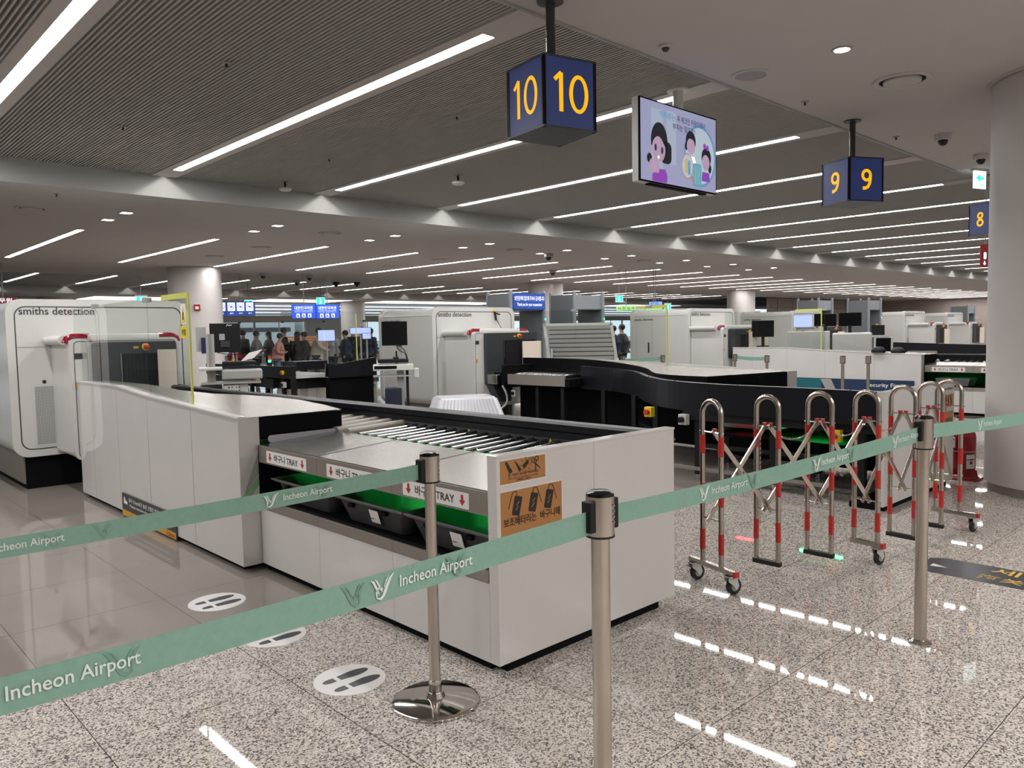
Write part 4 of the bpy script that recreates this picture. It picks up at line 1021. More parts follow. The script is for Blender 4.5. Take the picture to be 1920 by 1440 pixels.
# blue banner at the foot of the third lane cabinet
t = thing('long_blue_banner', 'teal to blue banner reading Security First below the third lane cabinet', 'banner', (13.95, 5.9, .2))
MB().box(13.955, 13.97, 4.95, 7.35, .26, .55).build('blue_field', NAVY, t)
MB().box(13.952, 13.955, 6.55, 7.33, .275, .54).build('teal_field', TEAL, t)
plate((13.952, 6.45, .41), -Y, Z, [[(-.12, .13), (.08, .13), (.2, -.13), (.02, -.13)]], off=.001).build('grey_slash', CARTG, t, recalc=False)
text('lettering', 'Security First.', (13.952, 5.42, .45), -Y, Z, .62, .09, PAPER, t)

# ------------------------------------------------------------------ walk-through arches
def arch(x1, x2, y, label, sign=False, zt=2.2, dp=.6):
    """passage along y; side panels at x1 and x2, near edge at y"""
    t = thing('walk_through_detector', label, 'metal detector', ((x1+x2)/2, y+dp/2, 0))
    for xx in (x1, x2):
        pn = MB().box(xx-.03, xx+.03, y, y+dp, .04, zt-.04).build('side_panel', GREYP, t, bevel=.004)
        for yy in (y, y+dp):
            MB().tube([(xx, yy, 0), (xx, yy, zt)], .036, 12).build('post', GREYL, pn, smooth=True)
            MB().lathe([(.038, 0), (.022, .03), (.006, .035)], (xx, yy, zt), 12).build('post_cap', GREYL, pn)
    MB().box(x1+.03, x2-.03, y+.01, y+dp-.02, zt-.32, zt-.05).build('header', GREYL, t, bevel=.004)
    if sign:
        s_ = MB().box(x1+.02, x2-.02, y-.05, y-.035, zt-.30, zt-.02).build('blue_sign', BLUEN, t); xm = (x1+x2)/2
        text('lettering', '보안검색에 협조해 주셔서 감사합니다', (xm, y-.05, zt-.11), X, Z, .74, .085, WHITES, s_, .003)
        text('lettering', 'Thank you for your cooperation', (xm, y-.05, zt-.225), X, Z, .62, .07, WHITES, s_, .003)
    MB().lathe([(.02, -.008), (.02, 0)], (x2, y-.03, 1.72), 12, 'y').build('green_indicator', GREENS, t)
    return t
arch(9.44, 10.26, 10.02, 'grey walk-through detector with blue thank-you sign', True, zt=2.2)
arch(10.95, 11.77, 9.9, 'plain grey walk-through detector right of the signed one', zt=2.22)
arch(21.3, 22.15, 10.1, 'far grey walk-through detector above the double monitors, left one', zt=2.27)
arch(23.2, 24.05, 9.5, 'far grey walk-through detector right of the double monitors', zt=2.27)
arch(33.3, 34.1, 9.9, 'pale walk-through detector beside the near column, far away', zt=2.2)
# slatted shutter screen
t = thing('slatted_screen', 'white slatted privacy screen standing behind the second lane', 'screen', (10.05, 9.0, 0))
a, b = Vector((9.66, 9.43, 0)), Vector((10.42, 8.58, 0)); R = (b-a).normalized(); Wd = (b-a).length; nn = R.cross(Z)
sk = .10
for s_, e in ((0, .035), (Wd-.0, .035)):
    MB().obox(tuple(a+R*(s_+sk*.5)+Z*1.25), tuple(R*.025), tuple(nn*.02), tuple(Z*.37+R*(-sk*.5))).build('side_rail', SCANW, t)
MB().obox(tuple(a+R*(Wd/2)+Z*1.61), tuple(R*(Wd/2+.02)), tuple(nn*.02), (0, 0, .022)).build('top_rail', SCANW, t)
MB().obox(tuple(a+R*(Wd/2+sk)+Z*.90), tuple(R*(Wd/2+.02)), tuple(nn*.02), (0, 0, .022)).build('bottom_rail', SCANW, t)
for k in range(9):
    z_ = 1.555-.075*k; off_ = sk*(1.61-z_)/.71
    up_ = (Z*.86+nn*.50)*.033
    MB().obox(tuple(a+R*(Wd/2+off_)+Z*z_), tuple(R*(Wd/2-.02)), tuple(nn*.005), tuple(up_*1.1)).build('slat', SCANW, t)
MB().obox(tuple(a+R*(Wd/2+.05)-nn*.03+Z*1.25), tuple(R*(Wd/2-.03)), tuple(nn*.002), (0, 0, .34)).build('gap_shade_sheet', DGREY, t)  # dark sheet stands in for the shadow in the slat gaps
for s_ in (.12, Wd+.06):
    MB().tube([tuple(a+R*s_+nn*.02+Z*1.2), tuple(a+R*s_+nn*.05)], .018, 8).build('leg', SCANG, t)

# ------------------------------------------------------------------ belt posts and belts
def post(x, y, label, ztop=1.03, r=.0225, hr=.040, hh=.115, base='disc', group=None, belts=(), rh=None):
    t = thing('belt_post', label, 'belt post', (x, y, 0), group)
    if base == 'disc':
        MB().lathe([(.177, .002), (.177, .010), (.165, .017), (.04, .026), (.032, .045)], (x, y, 0), 56).build('base_plate', CHROME, t, smooth=True)
        MB().lathe([(r+.004, 0), (r+.004, .05)], (x, y, .045), 28).build('base_collar', CHROME, t, smooth=True)
    else:
        MB().lathe([(.052, 0), (.052, .006), (.04, .012), (r+.002, .02)], (x, y, 0), 32).build('floor_flange', CHROME, t, smooth=True)
    MB().lathe([(r, .02), (r, ztop-hh)], (x, y, 0), 32).build('pole', POST, t, smooth=True)
    hd = MB().lathe([(hr, ztop-hh), (hr, ztop-.012)], (x, y, 0), 36).build('head', POST, t, smooth=True)
    MB().lathe([(hr+.001, -.004), (hr+.001, .002)], (x, y, ztop-hh), 36).build('black_ring', BLACK, hd)
    MB().lathe([(hr, -.012), (hr*.96, -.004), (hr*.7, .002), (.003, .004)], (x, y, ztop), 36).build('cap', SCRN, hd, smooth=True)
    for ang in belts:
        c_, s_ = math.cos(ang), math.sin(ang); ctr = Vector((x+c_*(hr+.006), y+s_*(hr+.006), ztop-.068))
        MB().obox(tuple(ctr), (c_*.012, s_*.012, 0), (-s_*.018, c_*.018, 0), (0, 0, .045)).build('belt_slot', BLACK, hd, bevel=.003)
    if rh is not None:
        for k in range(4):
            c_, s_ = math.cos(rh), math.sin(rh); zc = ztop-.038-.016*k
            MB().tube([(x+c_*(hr-.002), y+s_*(hr-.002), zc), (x+c_*(hr+.004), y+s_*(hr+.004), zc)], .0035, 8).build('rivet', CHROME, hd)
    return t
post(1.884, 2.492, 'slim belt post with wide round base before the white bench', 1.026, .0225, .040, .115, belts=(math.radians(181.6),), rh=math.radians(-62))
post(1.72, 1.465, 'closest thick belt post, its base below the picture', 1.035, .0275, .0415, .128, 'flange', belts=(math.radians(178), math.radians(-4)), rh=math.radians(-75))
post(3.861, 1.325, 'thick belt post on a small flange right of the folding barrier', 1.077, .0275, .0425, .15, 'flange', belts=(math.radians(176),), rh=math.radians(-55))
post(.23-.6, 1.437, 'belt post just left of the view', 1.03, .0275, .0415, .128, 'flange')
post(.416-1.1, 2.46, 'second belt post left of the view', 1.03, .0225, .04, .115)
for (x, y, L_) in ((12.25, 7.31, 'far belt post at the left end of the short green belt by the third lane'), (11.9, 6.51, 'far belt post at the right end of the short green belt by the third lane'),
                   (11.98, 5.29, 'lone far belt post before the third lane cabinet, left of two'), (12.07, 4.94, 'lone far belt post before the third lane cabinet, right of two'),
                   (11.03, 8.82, 'far belt post before the white screen, left end of its belt'), (11.46, 8.27, 'far belt post before the scanner doors, right end of its belt'),
                   (16.57, 26.5, 'belt post in the passport queue, left one'), (18.32, 26.6, 'belt post in the passport queue, right one')):
    post(x, y, L_, 1.04, .024, .042, .115)

def vlogo(k):
    """winged V swirl mark, flat strokes"""
    L = stroke([(-.5, .42), (-.36, .30), (-.22, .02), (-.12, -.22)], [.02, .10, .11, .03])
    L += stroke([(-.30, .42), (-.20, .30), (-.08, .05), (.0, -.12)], [.02, .07, .08, .02])
    L += stroke([(.62, .5), (.44, .34), (.26, .02), (.10, -.30), (-.05, -.42), (-.22, -.36)], [.02, .10, .14, .13, .11, .04])
    L += stroke([(.38, .44), (.24, .26), (.12, .0)], [.02, .07, .03])
    L += stroke([(-.22, -.36), (-.24, -.12), (-.10, .04), (.04, -.04), (.02, -.18)], [.04, .09, .09, .08, .03])
    return sc2(L, k)
def belt(p0, p1, wz0, wz1, label, prints, ghosts=(), sag=.012, group=None, loc=None, nseg=28):
    """webbing between two points (x, y, zcentre); prints: distances from p0 of lettering centres"""
    a, b = Vector(p0), Vector(p1); d = b-a; Ln = Vector((d.x, d.y)).length; R = Vector((d.x, d.y, 0)).normalized(); nn = R.cross(Z)
    t = thing('barrier_belt', label, 'belt', tuple((a+b)/2), group)
    def C_(s_): return a+d*s_-Z*(sag*4*s_*(1-s_))
    mb = MB()
    for off_ in (-.0006, .0006):
        pr = None
        for k in range(nseg+1):
            s_ = k/nseg; w_ = (wz0+(wz1-wz0)*s_)/2; c_ = C_(s_)+nn*(off_+.0025*math.sin(s_*9)); 
            cur_ = (tuple(c_-Z*w_), tuple(c_+Z*w_))
            if pr: mb.face([pr[0], cur_[0], cur_[1], pr[1]])
            pr = cur_
    mb.build('webbing', BELTM, t, recalc=False)
    face = 1 if nn.dot(-a) > 0 else -1      # side towards the camera
    Rr = R*face; N2 = Rr.cross(Z)
    def put(s_, kind, mat_, flip=False):
        q = s_/Ln; c_ = C_(q)+N2*.0045; w_ = wz0+(wz1-wz0)*q; slope = (C_(min(1, q+.05))-C_(max(0, q-.05))).normalized()*face
        RR = -slope if flip else slope
        U_ = Z
        if kind == 'text':
            o_ = text('airport_lettering', 'Incheon Airport', tuple(c_), slope, U_, w_*3.3, w_*.52, mat_, t, .0)
            if flip:
                for v in o_.data.vertices:
                    pass
        else:
            plate(tuple(c_), slope, U_, vlogo(w_*.86), off=0).build('winged_v_mark', mat_, t, recalc=False)
    for s_ in prints:
        put(s_-.0, 'text', BELTP); put(s_-face*(wz0*1.65+.045), 'logo', BELTP)
    for s_ in ghosts: 
        q = s_/Ln; c_ = C_(q)+N2*.0035; slope = (C_(min(1, q+.05))-C_(max(0, q-.05))).normalized()*face
        plate(tuple(c_), slope, Z, [[(-x_, y_) for x_, y_ in f] for f in vlogo((wz0+wz1)/2*.86)], off=0).build('show_through_mark', BELTD, t, recalc=False)
    return t
belt((1.672, 1.468, .948), (.23-.56, 1.42, .952), .070, .058, 'nearest green airport belt crossing the lower left', (.56, 1.335), (.50, 1.26, .79))
belt((1.84, 2.491, .954), (.416-1.05, 2.45, .955), .060, .050, 'frayed green airport belt in front of the white cabinet', (.50, 1.36), (.44, 1.17, 1.3))
belt((1.77, 1.462, .957), (3.815, 1.33, .995), .060, .068, 'green airport belt between the two thick belt posts', (.58, 1.29, 1.95), (.72, 1.42))
belt((3.905, 1.322, 1.0), (6.6, 1.05, .95), .068, .066, 'green airport belt running right towards the near column', (.72, 1.32))
belt((12.25, 7.27, .985), (11.9, 6.55, .985), .06, .06, 'short far green belt before the third lane cabinet', ())
belt((11.03, 8.78, .96), (11.46, 8.31, .985), .06, .06, 'far green belt between the posts by the scanner doors', ())
belt((16.57, 26.5, .95), (18.32, 26.6, .95), .07, .07, 'green belt between the two posts of the passport queue', ())
belt((13.0, 27.8, .95), (16.57, 26.5, .95), .07, .07, 'green belt left of the passport queue posts', ())
belt((18.32, 26.6, .95), (20.8, 24.4, .95), .07, .07, 'green belt right of the passport queue posts', ())

# ------------------------------------------------------------------ folding barrier
t = thing('folding_barrier', 'expanding steel barrier with red bands standing on castors', 'barrier', (5.1, 2.2, 0))
HE = [((3.91, 2.545), (3.865, 2.394), 1), ((4.328, 2.436), (4.327, 2.291), 0), ((4.713, 2.299), (4.712, 2.143), 0), ((4.986, 2.119), (4.959, 1.961), 1), ((5.50, 2.095), (5.48, 1.93), 0), ((5.94, 2.07), (5.93, 1.91), 0), ((6.224, 2.047), (6.213, 1.878), 1)]
HO = [((a[0]+b[0])/2, (a[1]+b[1])/2, w_) for a, b, w_ in HE]; R1 = .0155
def seg(p, q, a, b): 
    P_, Q_ = Vector(p), Vector(q); return [tuple(P_+(Q_-P_)*a), tuple(P_+(Q_-P_)*b)]
for (pa_, pb_, wh), (hx, hy, _w) in zip(HE, HO):
    z0 = .14 if wh else .085
    D_ = Vector((pa_[0]-pb_[0], pa_[1]-pb_[1], 0)); PW = D_.length/2; D_.normalize(); S_ = D_.cross(Z); O_ = Vector((hx, hy, 0))
    arc = [tuple(O_+D_*PW*math.cos(a)+Z*(1.1-PW-R1+PW*math.sin(a))) for a in [PI*k/14 for k in range(15)]]
    hp = MB().tube([tuple(O_+D_*PW+Z*z0)]+arc+[tuple(O_-D_*PW+Z*z0)], R1, 12).build('hoop', POST, t, smooth=True)
    for sgn in (-1, 1):
        for za, zb_ in ((.775, .885), (.485, .60), (.21, .33)):
            MB().lathe([(R1+.001, za), (R1+.001, zb_)], tuple(O_+D_*PW*sgn), 14).build('red_band', RED, hp, smooth=True)
    for zz in (.905, .40):
        MB().tube([tuple(O_-D_*(PW+.02)+Z*zz), tuple(O_+D_*(PW+.02)+Z*zz)], .005, 8).build('cross_pin', CHROME, hp)
    if not wh: MB().obox(tuple(O_+Z*(z0-.011)), tuple(S_*.018), tuple(D_*(PW+.018)), (0, 0, .014)).build('rubber_foot', RUB, hp, bevel=.003)
    else:
        y0_, y1_ = (-.19, .19) if hx < 4 else ((-PW-.03, PW+.02) if hx < 5.5 else (-.20, PW+.02))
        MB().obox(tuple(O_+D_*(y0_+y1_)/2+Z*(z0-.014)), tuple(S_*.014), tuple(D_*(y1_-y0_)/2), (0, 0, .014)).build('foot_bar', POST, hp)
        MB().obox(tuple(O_+D_*(y0_-.009)+Z*(z0-.014)), tuple(S_*.016), tuple(D_*.009), (0, 0, .016)).build('red_end_cap', RED, hp)
        for cy_ in ([-.155, .155] if hx < 4 else [y0_+.03]):
            Q_ = O_+D_*cy_
            def cp(a, b, c): return tuple(Q_+S_*a+D_*b+Z*c)
            MB().obox(cp(0, 0, z0-.032), tuple(S_*.03), tuple(D_*.025), (0, 0, .004)).build('castor_plate', CHROME, hp)
            for b0 in (-.0195, .0195):
                f_ = MB(lambda p: cp(p[0], p[1], p[2])); f_.prism([(-.028, z0-.036), (.028, z0-.036), (.045, .05), (.022, .03), (0, .06), (-.032, .085)], 'y', b0-.0025, b0+.0025); f_.build('castor_fork', CARTL, hp)
            w_ = MB(lambda p: cp(p[0], p[1], p[2])); w_.lathe([(.030, -.014), (.046, -.012), (.047, 0), (.046, .012), (.030, .014)], (.022, 0, .048), 28, 'y'); wo = w_.build('castor_wheel', RUB, hp, smooth=True)
            w_ = MB(lambda p: cp(p[0], p[1], p[2])); w_.lathe([(.026, -.016), (.026, .016)], (.022, 0, .048), 20, 'y'); w_.build('wheel_hub', CARTG, hp)
for i in range(len(HO)-1):
    a, b = HO[i], HO[i+1]
    for (za, zb_, oy_) in ((.905, .40, -.018), (.40, .905, .018)):
        p, q = Vector((a[0], a[1]+oy_, za)), Vector((b[0], b[1]+oy_, zb_)); d = (q-p).normalized(); sd = Vector((d.y, -d.x, 0)).normalized()
        wv = d.cross(sd)
        br = MB().obox(tuple((p+q)/2), tuple((q-p)/2+d*.018), tuple(sd*.006), tuple(wv*.0125)).build('scissor_bar', POST, t, bevel=.002)
        tp = q if q.z > p.z else p
        MB().obox(tuple(tp+Z*.014), (.012, 0, 0), (0, .010, 0), (0, 0, .008)).build('red_bar_cap', RED, br)
    m_ = (Vector((a[0], a[1], .6525))+Vector((b[0], b[1], .6525)))/2
    MB().tube([tuple(m_-Y*.03), tuple(m_+Y*.03)], .008, 10).build('centre_bolt', CHROME, t)
def chain(p, q, sag, label_part='chain'):
    mb = MB(); P_, Q_ = Vector(p), Vector(q); n = int((Q_-P_).length/.017)+6; prev = None
    for k in range(n):
        s_ = (k+.5)/n; c_ = P_+(Q_-P_)*s_-Z*(sag*4*s_*(1-s_)); c2 = P_+(Q_-P_)*(s_+.01)-Z*(sag*4*(s_+.01)*(1-s_-.01)); d = (c2-c_).normalized()
        side = d.cross(Z).normalized() if abs(d.z) < .98 else X; up_ = side.cross(d)
        v_ = side if k % 2 else up_
        lp = [tuple(c_+d*(.010*math.cos(u))+v_*(.005*math.sin(u))) for u in [2*PI*j/8 for j in range(9)]]
        mb.tube(lp, .0013, 5, cap=False)
    mb.build(label_part, CHROME, t)
for i in (1, 2, 3, 4): chain((HO[i][0], HO[i][1], .90), (HO[i+1][0], HO[i+1][1], .90), .085)
chain((HO[1][0]-.03, HO[1][1]+.03, .88), (HO[1][0]-.03, HO[1][1]+.03, .30), 0)

# ------------------------------------------------------------------ fire extinguisher
ex, ey = 8.36, 2.50
t = thing('fire_extinguisher', 'red fire extinguisher on a red stand beside the near column', 'fire extinguisher', (ex, ey, 0))
MB().lathe([(.10, .085), (.105, .10), (.105, .40), (.098, .44), (.075, .475), (.04, .498), (.03, .51)], (ex, ey, 0), 36).build('cylinder', FIRE, t, smooth=True)
MB().lathe([(.107, .265), (.107, .275)], (ex, ey, 0), 36).build('weld_band', CARTG, t)
MB().lathe([(.024, .505), (.024, .535), (.034, .54), (.034, .555)], (ex, ey, 0), 20).build('valve', CHROME, t, smooth=True)
hx_ = Vector((-.75, .65, 0)).normalized()
MB().tube([(ex+.02, ey-.01, .55), (ex+hx_.x*.03, ey+hx_.y*.03, .575), (ex+hx_.x*.075, ey+hx_.y*.075, .605)], .010, 8).build('lever', BLACK, t)
MB().tube([(ex+.02, ey-.02, .55), (ex+.05, ey-.05, .56), (ex+.055, ey-.055, .53)], .008, 8).build('carry_handle', CHROME, t)
d_ = Vector((-ex, -ey, 0)).normalized(); s_ = Vector((d_.y, -d_.x, 0))
c_ = Vector((ex, ey, .36))+d_*.104+s_*(.065 if True else 0)
def lab(ang, z, w_, h_, name, col_):
    mb = MB(); r_ = .1062; base = math.atan2(-ey, -ex)
    n = 6; P_ = [(ex+r_*math.cos(base+ang+(k/n-.5)*w_/r_), ey+r_*math.sin(base+ang+(k/n-.5)*w_/r_)) for k in range(n+1)]
    for a, b in zip(P_, P_[1:]): mb.face([(*a, z-h_/2), (*b, z-h_/2), (*b, z+h_/2), (*a, z+h_/2)])
    return mb.build(name, col_, t, smooth=True)
lab(-.95, .355, .045, .105, 'white_label', PAPER); lab(-.95, .38, .02, .02, 'label_print', INK)
lab(.65, .175, .09, .135, 'white_label', PAPER); lab(.65, .195, .085, .014, 'label_band', INK); lab(.65, .165, .03, .03, 'label_print', INKR)
MB().prism([(ex-.15, ey-.15), (ex+.15, ey-.15), (ex+.15, ey+.15), (ex-.15, ey+.15)], 'z', .0, .012).build('stand_foot', FIRE, t)
MB().lathe([(.15, .012), (.128, .03), (.118, .09), (.108, .09)], (ex, ey, 0), 8).build('stand', FIRE, t)

# ------------------------------------------------------------------ floor stickers
def feet(x, y, label):
    t = thing('footprint_sticker', label, 'floor sticker', (x, y, 0), 'footprint floor stickers')
    MB().prism(circ(x, y, .155, 48), 'z', .0002, .0014).build('white_disc', FOOTW, t)
    for yc in (y+.042, y-.056):
        sole = [(x-.030, yc+.021), (x-.030, yc-.021)]+[(x+.045+.072*math.sin(u), yc-.030*math.cos(u)) for u in [PI*k/16 for k in range(17)]]
        heel = [(x-.050, yc-.020), (x-.050, yc+.020)]+[(x-.072-.036*math.sin(u), yc+.020*math.cos(u)) for u in [PI*k/12 for k in range(13)]]
        MB().prism(sole, 'z', .0014, .0020).build('sole_print', FOOTG, t)
        MB().prism(heel, 'z', .0014, .0020).build('heel_print', FOOTG, t)
feet(1.748, 2.925, 'nearest footprint sticker, left of the round post base')
feet(1.752, 3.64, 'middle footprint sticker, half hidden by the green belt')
feet(1.755, 4.345, 'farthest footprint sticker, on the polished beige floor')
# dark floor banner
t = thing('floor_banner', 'navy floor strip with yellow customs lettering at the right edge', 'floor sticker', (5.3, 1.2, 0))
BA = [(5.00, 1.76), (5.335, 1.775), (5.41, 1.69), (5.41, -.8), (5.06, -.8), (5.06, 1.2)]
BA = [(5.33, 1.76), (5.03, 1.68), (5.03, -.8), (5.42, -.8), (5.42, 1.1), (5.40, 1.70)]
BA = [(5.03, 1.75), (5.03, -.8), (5.395, -.8), (5.395, 1.70), (5.34, 1.78)]
MB().prism(BA, 'z', .0002, .0015).build('navy_strip', BANN, t)
MB().prism([(5.16, 1.72), (5.22, 1.72), (5.185, 1.63)], 'z', .0015, .0021).build('white_arrow', PAPER, t)
text('lettering', '세', (5.31, 1.345, .0015), -Y, X, .15, .12, GOLD, t, .001)
text('lettering', '海关', (5.14, 1.33, .0015), -Y, X, .24, .10, GOLD, t, .001)

# ------------------------------------------------------------------ workstations
def workstation(cx, cy_, fx, label, laptop_side=1, back=True, zmon=1.50):
    """operator cart; fx: unit vector along the desk towards the right"""
    R = Vector((*fx, 0)).normalized(); N = R.cross(Z)   # N points to the viewer side
    o = Vector((cx, cy_, 0))
    t = thing('operator_cart', label, 'workstation', (cx, cy_, 0))
    def ob(name, r0, r1, n0, n1, z0, z1, m_, par=t, bev=0):
        return MB().obox(tuple(o+R*(r0+r1)/2+N*(n0+n1)/2+Z*(z0+z1)/2), tuple(R*(r1-r0)/2), tuple(N*(n1-n0)/2), (0, 0, (z1-z0)/2)).build(name, m_, par, bevel=bev)
    return t, o, R, N, ob
t, o, R, N, ob = workstation(3.78, 8.78, (.9206, -.39), 'grey operator cart with a monitor seen from behind, beside the leftmost scanner')
ob('column', -.215, -.125, -.03, .05, .86, 1.54, CARTG); ob('column_rib', -.18, -.16, .05, .058, .86, 1.54, STEELB)
mon = ob('monitor', -.17, .16, .0, .04, 1.33, 1.66, BLACK, bev=.006)
ob('monitor_mount', -.07, -.01, .04, .06, 1.47, 1.54, CARTG, mon); ob('mount_arm', -.06, .04, .04, .055, 1.39, 1.46, DGREY, mon)
plate(tuple(o+R*.03+N*.041+Z*1.635), R, Z, stroke([(-.02, -.012), (-.008, .010), (.004, .012)], [.002, .009, .003])+stroke([(.0, -.002), (.04, .004)], .008), off=.003).build('white_mark', PAPER, mon, recalc=False)
ob('side_monitor', -.32, -.21, -.10, -.07, 1.34, 1.62, CARTG); ob('blue_folder', -.265, -.215, -.06, -.02, 1.32, 1.50, NAVY)
ob('keyboard_tray', -.05, .32, -.14, .10, 1.18, 1.225, BLACK, bev=.01)
ob('desk_drawer', -.06, .38, -.16, .14, 1.02, 1.13, CARTG, bev=.015)
ob('desk_top', -.30, -.05, -.10, .16, 1.13, 1.165, CARTL, bev=.01)
ob('lower_shelf', -.28, .36, -.14, .12, .97, .995, CARTG)
ob('printer', -.30, -.06, -.12, .14, .74, .96, BLACK, bev=.01)
ob('perforated_cabinet', -.05, .13, -.10, .10, .0, .96, PERF2, bev=.01); ob('cabinet_flank', .13, .22, -.10, .08, 0, .96, CARTL)
MB().tube(smooth_path([tuple(o+R*-.1+N*.06+Z*1.33), tuple(o+R*.0+N*.05+Z*1.31), tuple(o+R*.12+N*.02+Z*1.30)], 5), .006, 6).build('cable', BLACK, t)
MB().tube([tuple(o+R*.07-Z*0+Z*1.22), tuple(o+R*.07+Z*1.32)], .012, 8).build('chrome_stem', CHROME, t)
MB().tube([tuple(o+R*.07+Z*1.225), tuple(o+R*.07+Z*1.25)], .02, 8).build('orange_cap', ORNG2, t)
t = thing('document_stand', 'white paper sheets on a tilted stand on the operator cart', 'papers', tuple(o+R*.28+Z*1.25))
MB().obox(tuple(o+R*.27+Z*1.285), tuple(R*.075+Z*.02), tuple(N*.012), tuple(Z*.05+R*.05)).build('paper_sheet', PAPER, t)

t, o, R, N, ob = workstation(6.62, 9.52, (.82, -.57), 'grey operator cart with black monitor in front of the second scanner side')
MB().obox(tuple(o+Z*1.51), tuple(R*.185), tuple(N*.015), (0, 0, .175)).build('monitor', SCRN, t, bevel=.004)
ob('monitor_stem', .03, .10, -.06, -.02, 1.10, 1.4, CARTG)
ob('keyboard_drawer', -.25, .19, -.12, .14, 1.085, 1.14, BLACK, bev=.008)
ob('desk_box', -.32, .26, -.14, .16, .975, 1.065, CARTL, bev=.012); ob('drawer_slot', -.30, .02, .16, .164, 1.0, 1.045, BLACKM)
ob('lower_shelf', -.32, .24, -.1, .14, .885, .905, CARTG)
ob('side_pod', .26, .34, -.05, .08, .86, 1.0, CARTL, bev=.01)
ob('column', .02, .12, -.04, .04, .10, .975, CARTG); ob('cable_duct', .15, .19, -.03, .02, .10, .97, BLACK)
ob('waste_bin', -.16, .08, -.1, .12, .42, .72, BINB, bev=.01)
ob('foot', -.2, .25, -.2, .2, .04, .08, CARTG)
MB().tube(smooth_path([tuple(o+R*.02+N*.02+Z*1.33), tuple(o+R*.07+N*.05+Z*1.26), tuple(o+R*.14+N*.04+Z*1.22), tuple(o+R*.17+N*.04+Z*1.13)], 6), .006, 6).build('cable', BLACK, t)
MB().tube(smooth_path([tuple(o+R*.08+N*.02+Z*1.33), tuple(o+R*.15+N*.05+Z*1.24), tuple(o+R*.18+N*.04+Z*1.14)], 6), .006, 6).build('cable', BLACK, t)
MB().tube([tuple(o+R*-.03+N*.06+Z*1.15), tuple(o+R*.05+N*.06+Z*1.16)], .018, 8).build('mouse', BLACK, t)
# monitors behind the third lane
def monitor(x, y, z, w_, h_, label, rdir=(.42, -.907), scr_=SCRN, back=BLACK, stem=True, floor=False):
    R = Vector((*rdir, 0)).normalized(); N = R.cross(Z); o = Vector((x, y, z))
    t = thing('monitor', label, 'monitor', (x, y, z-.3))
    b_ = MB().obox(tuple(o), tuple(R*w_/2), tuple(N*.018), (0, 0, h_/2)).build('casing', back, t, bevel=.004)
    MB().obox(tuple(o+N*.0185), tuple(R*(w_/2-.012)), tuple(N*.001), (0, 0, h_/2-.012)).build('display', scr_, b_)
    if stem:
        MB().obox(tuple(o-N*.04-Z*(h_/2+.06)), tuple(R*.03), tuple(N*.012), (0, 0, .14)).build('stem', back, t)
        MB().obox(tuple(o-N*.04-Z*(h_/2+.19)), tuple(R*.12), tuple(N*.08), (0, 0, .01)).build('foot', back, t)
    if floor: MB().tube([tuple(o-N*.04-Z*(h_/2)), (o.x-N.x*.04, o.y-N.y*.04, 0)], .025, 10).build('floor_stand', CARTG, t)
    return t
monitor(15.42, 7.17, 1.62, .42, .25, 'left half of the dark double monitor behind the third lane')
monitor(15.60, 6.75, 1.625, .42, .27, 'right half of the dark double monitor behind the third lane')
monitor(15.24, 7.55, 1.61, .38, .26, 'lilac lit monitor beside the dark double monitor', scr_=LILAC, back=CARTG)
monitor(14.87, 8.23, 1.47, .44, .34, 'dark monitor right of the curved shield of the third scanner')
t = thing('inspection_desk', 'pale grey inspection desk under the dark double monitors', 'desk', (15.4, 7.2, 0))
Rd = Vector((.42, -.907, 0)).normalized(); Nd = Rd.cross(Z)
MB().obox((15.28, 7.45, .70), tuple(Rd*.40), tuple(Nd*.25), (0, 0, .70)).build('tall_unit', SCANG, t, bevel=.01)
MB().obox((15.62, 6.72, .68), tuple(Rd*.36), tuple(Nd*.25), (0, 0, .68)).build('low_unit', SCANG, t, bevel=.03)
MB().obox((15.86, 6.22, .63), tuple(Rd*.17), tuple(Nd*.25), (0, 0, .63)).build('tunnel_end', SCANG, t)
MB().obox((15.86+Nd.x*.25, 6.22+Nd.y*.25, 1.12), tuple(Rd*.13), tuple(Nd*.004), (0, 0, .13)).build('tunnel_mouth', BLACKM, t)
MB().obox((15.84, 6.26, 1.285), tuple(Rd*.16), tuple(Nd*.25), (0, 0, .02)).build('top_plate', SCANG, t)
MB().lathe([(.03, 0), (.03, .05)], (15.8, 6.3, 1.48), 12).build('amber_lamp', ORNG2, t)
MB().obox((15.82, 6.3, 1.40), tuple(Rd*.12), tuple(Nd*.08), (0, 0, .10)).build('lamp_box', BLACK, t)

# ------------------------------------------------------------------ far conveyors between the first two scanners
t = thing('transfer_conveyor', 'black transfer conveyor with a signal tower between the first two scanners', 'conveyor', (6.1, 12.6, 0))
MB().box(6.13, 6.17, 11.72, 15.2, .80, 1.0).build('side_guard', BLACKG, t)
MB().box(6.125, 6.18, 11.70, 11.78, .40, 1.01).build('corner_post', BLACK, t)
MB().box(6.14, 6.9, 11.8, 15.0, .80, .86).build('white_belt', SCANW, t)
MB().box(6.2, 6.85, 11.9, 15, .62, .78).build('belt_bed', BLACK, t)
for y_ in (11.75, 12.1, 12.7, 13.3, 14.0): MB().box(6.14, 6.2, y_-.03, y_+.03, .0, .80).build('leg', BLACK, t)
MB().box(6.10, 6.13, 12.35, 12.65, .62, .78).build('junction_box', BLACK, t)
MB().obox((7.03, 11.44, .93), (.43, -.05, 0), (.01, .03, 0), (0, 0, .11)).build('slanted_guard', BLACKG, t)
MB().prism([(6.6, .80), (7.52, .80), (7.52, 1.12), (6.6, 1.0)], 'y', 11.38, 11.41).build('rising_guard', BLACKG, t)
MB().box(6.66, 7.5, 11.45, 11.6, .05, .80).build('understructure', BLACKM, t)
MB().box(7.1, 7.75, 13.4, 13.9, .86, 1.02).build('rear_guard', BLACKG, t)
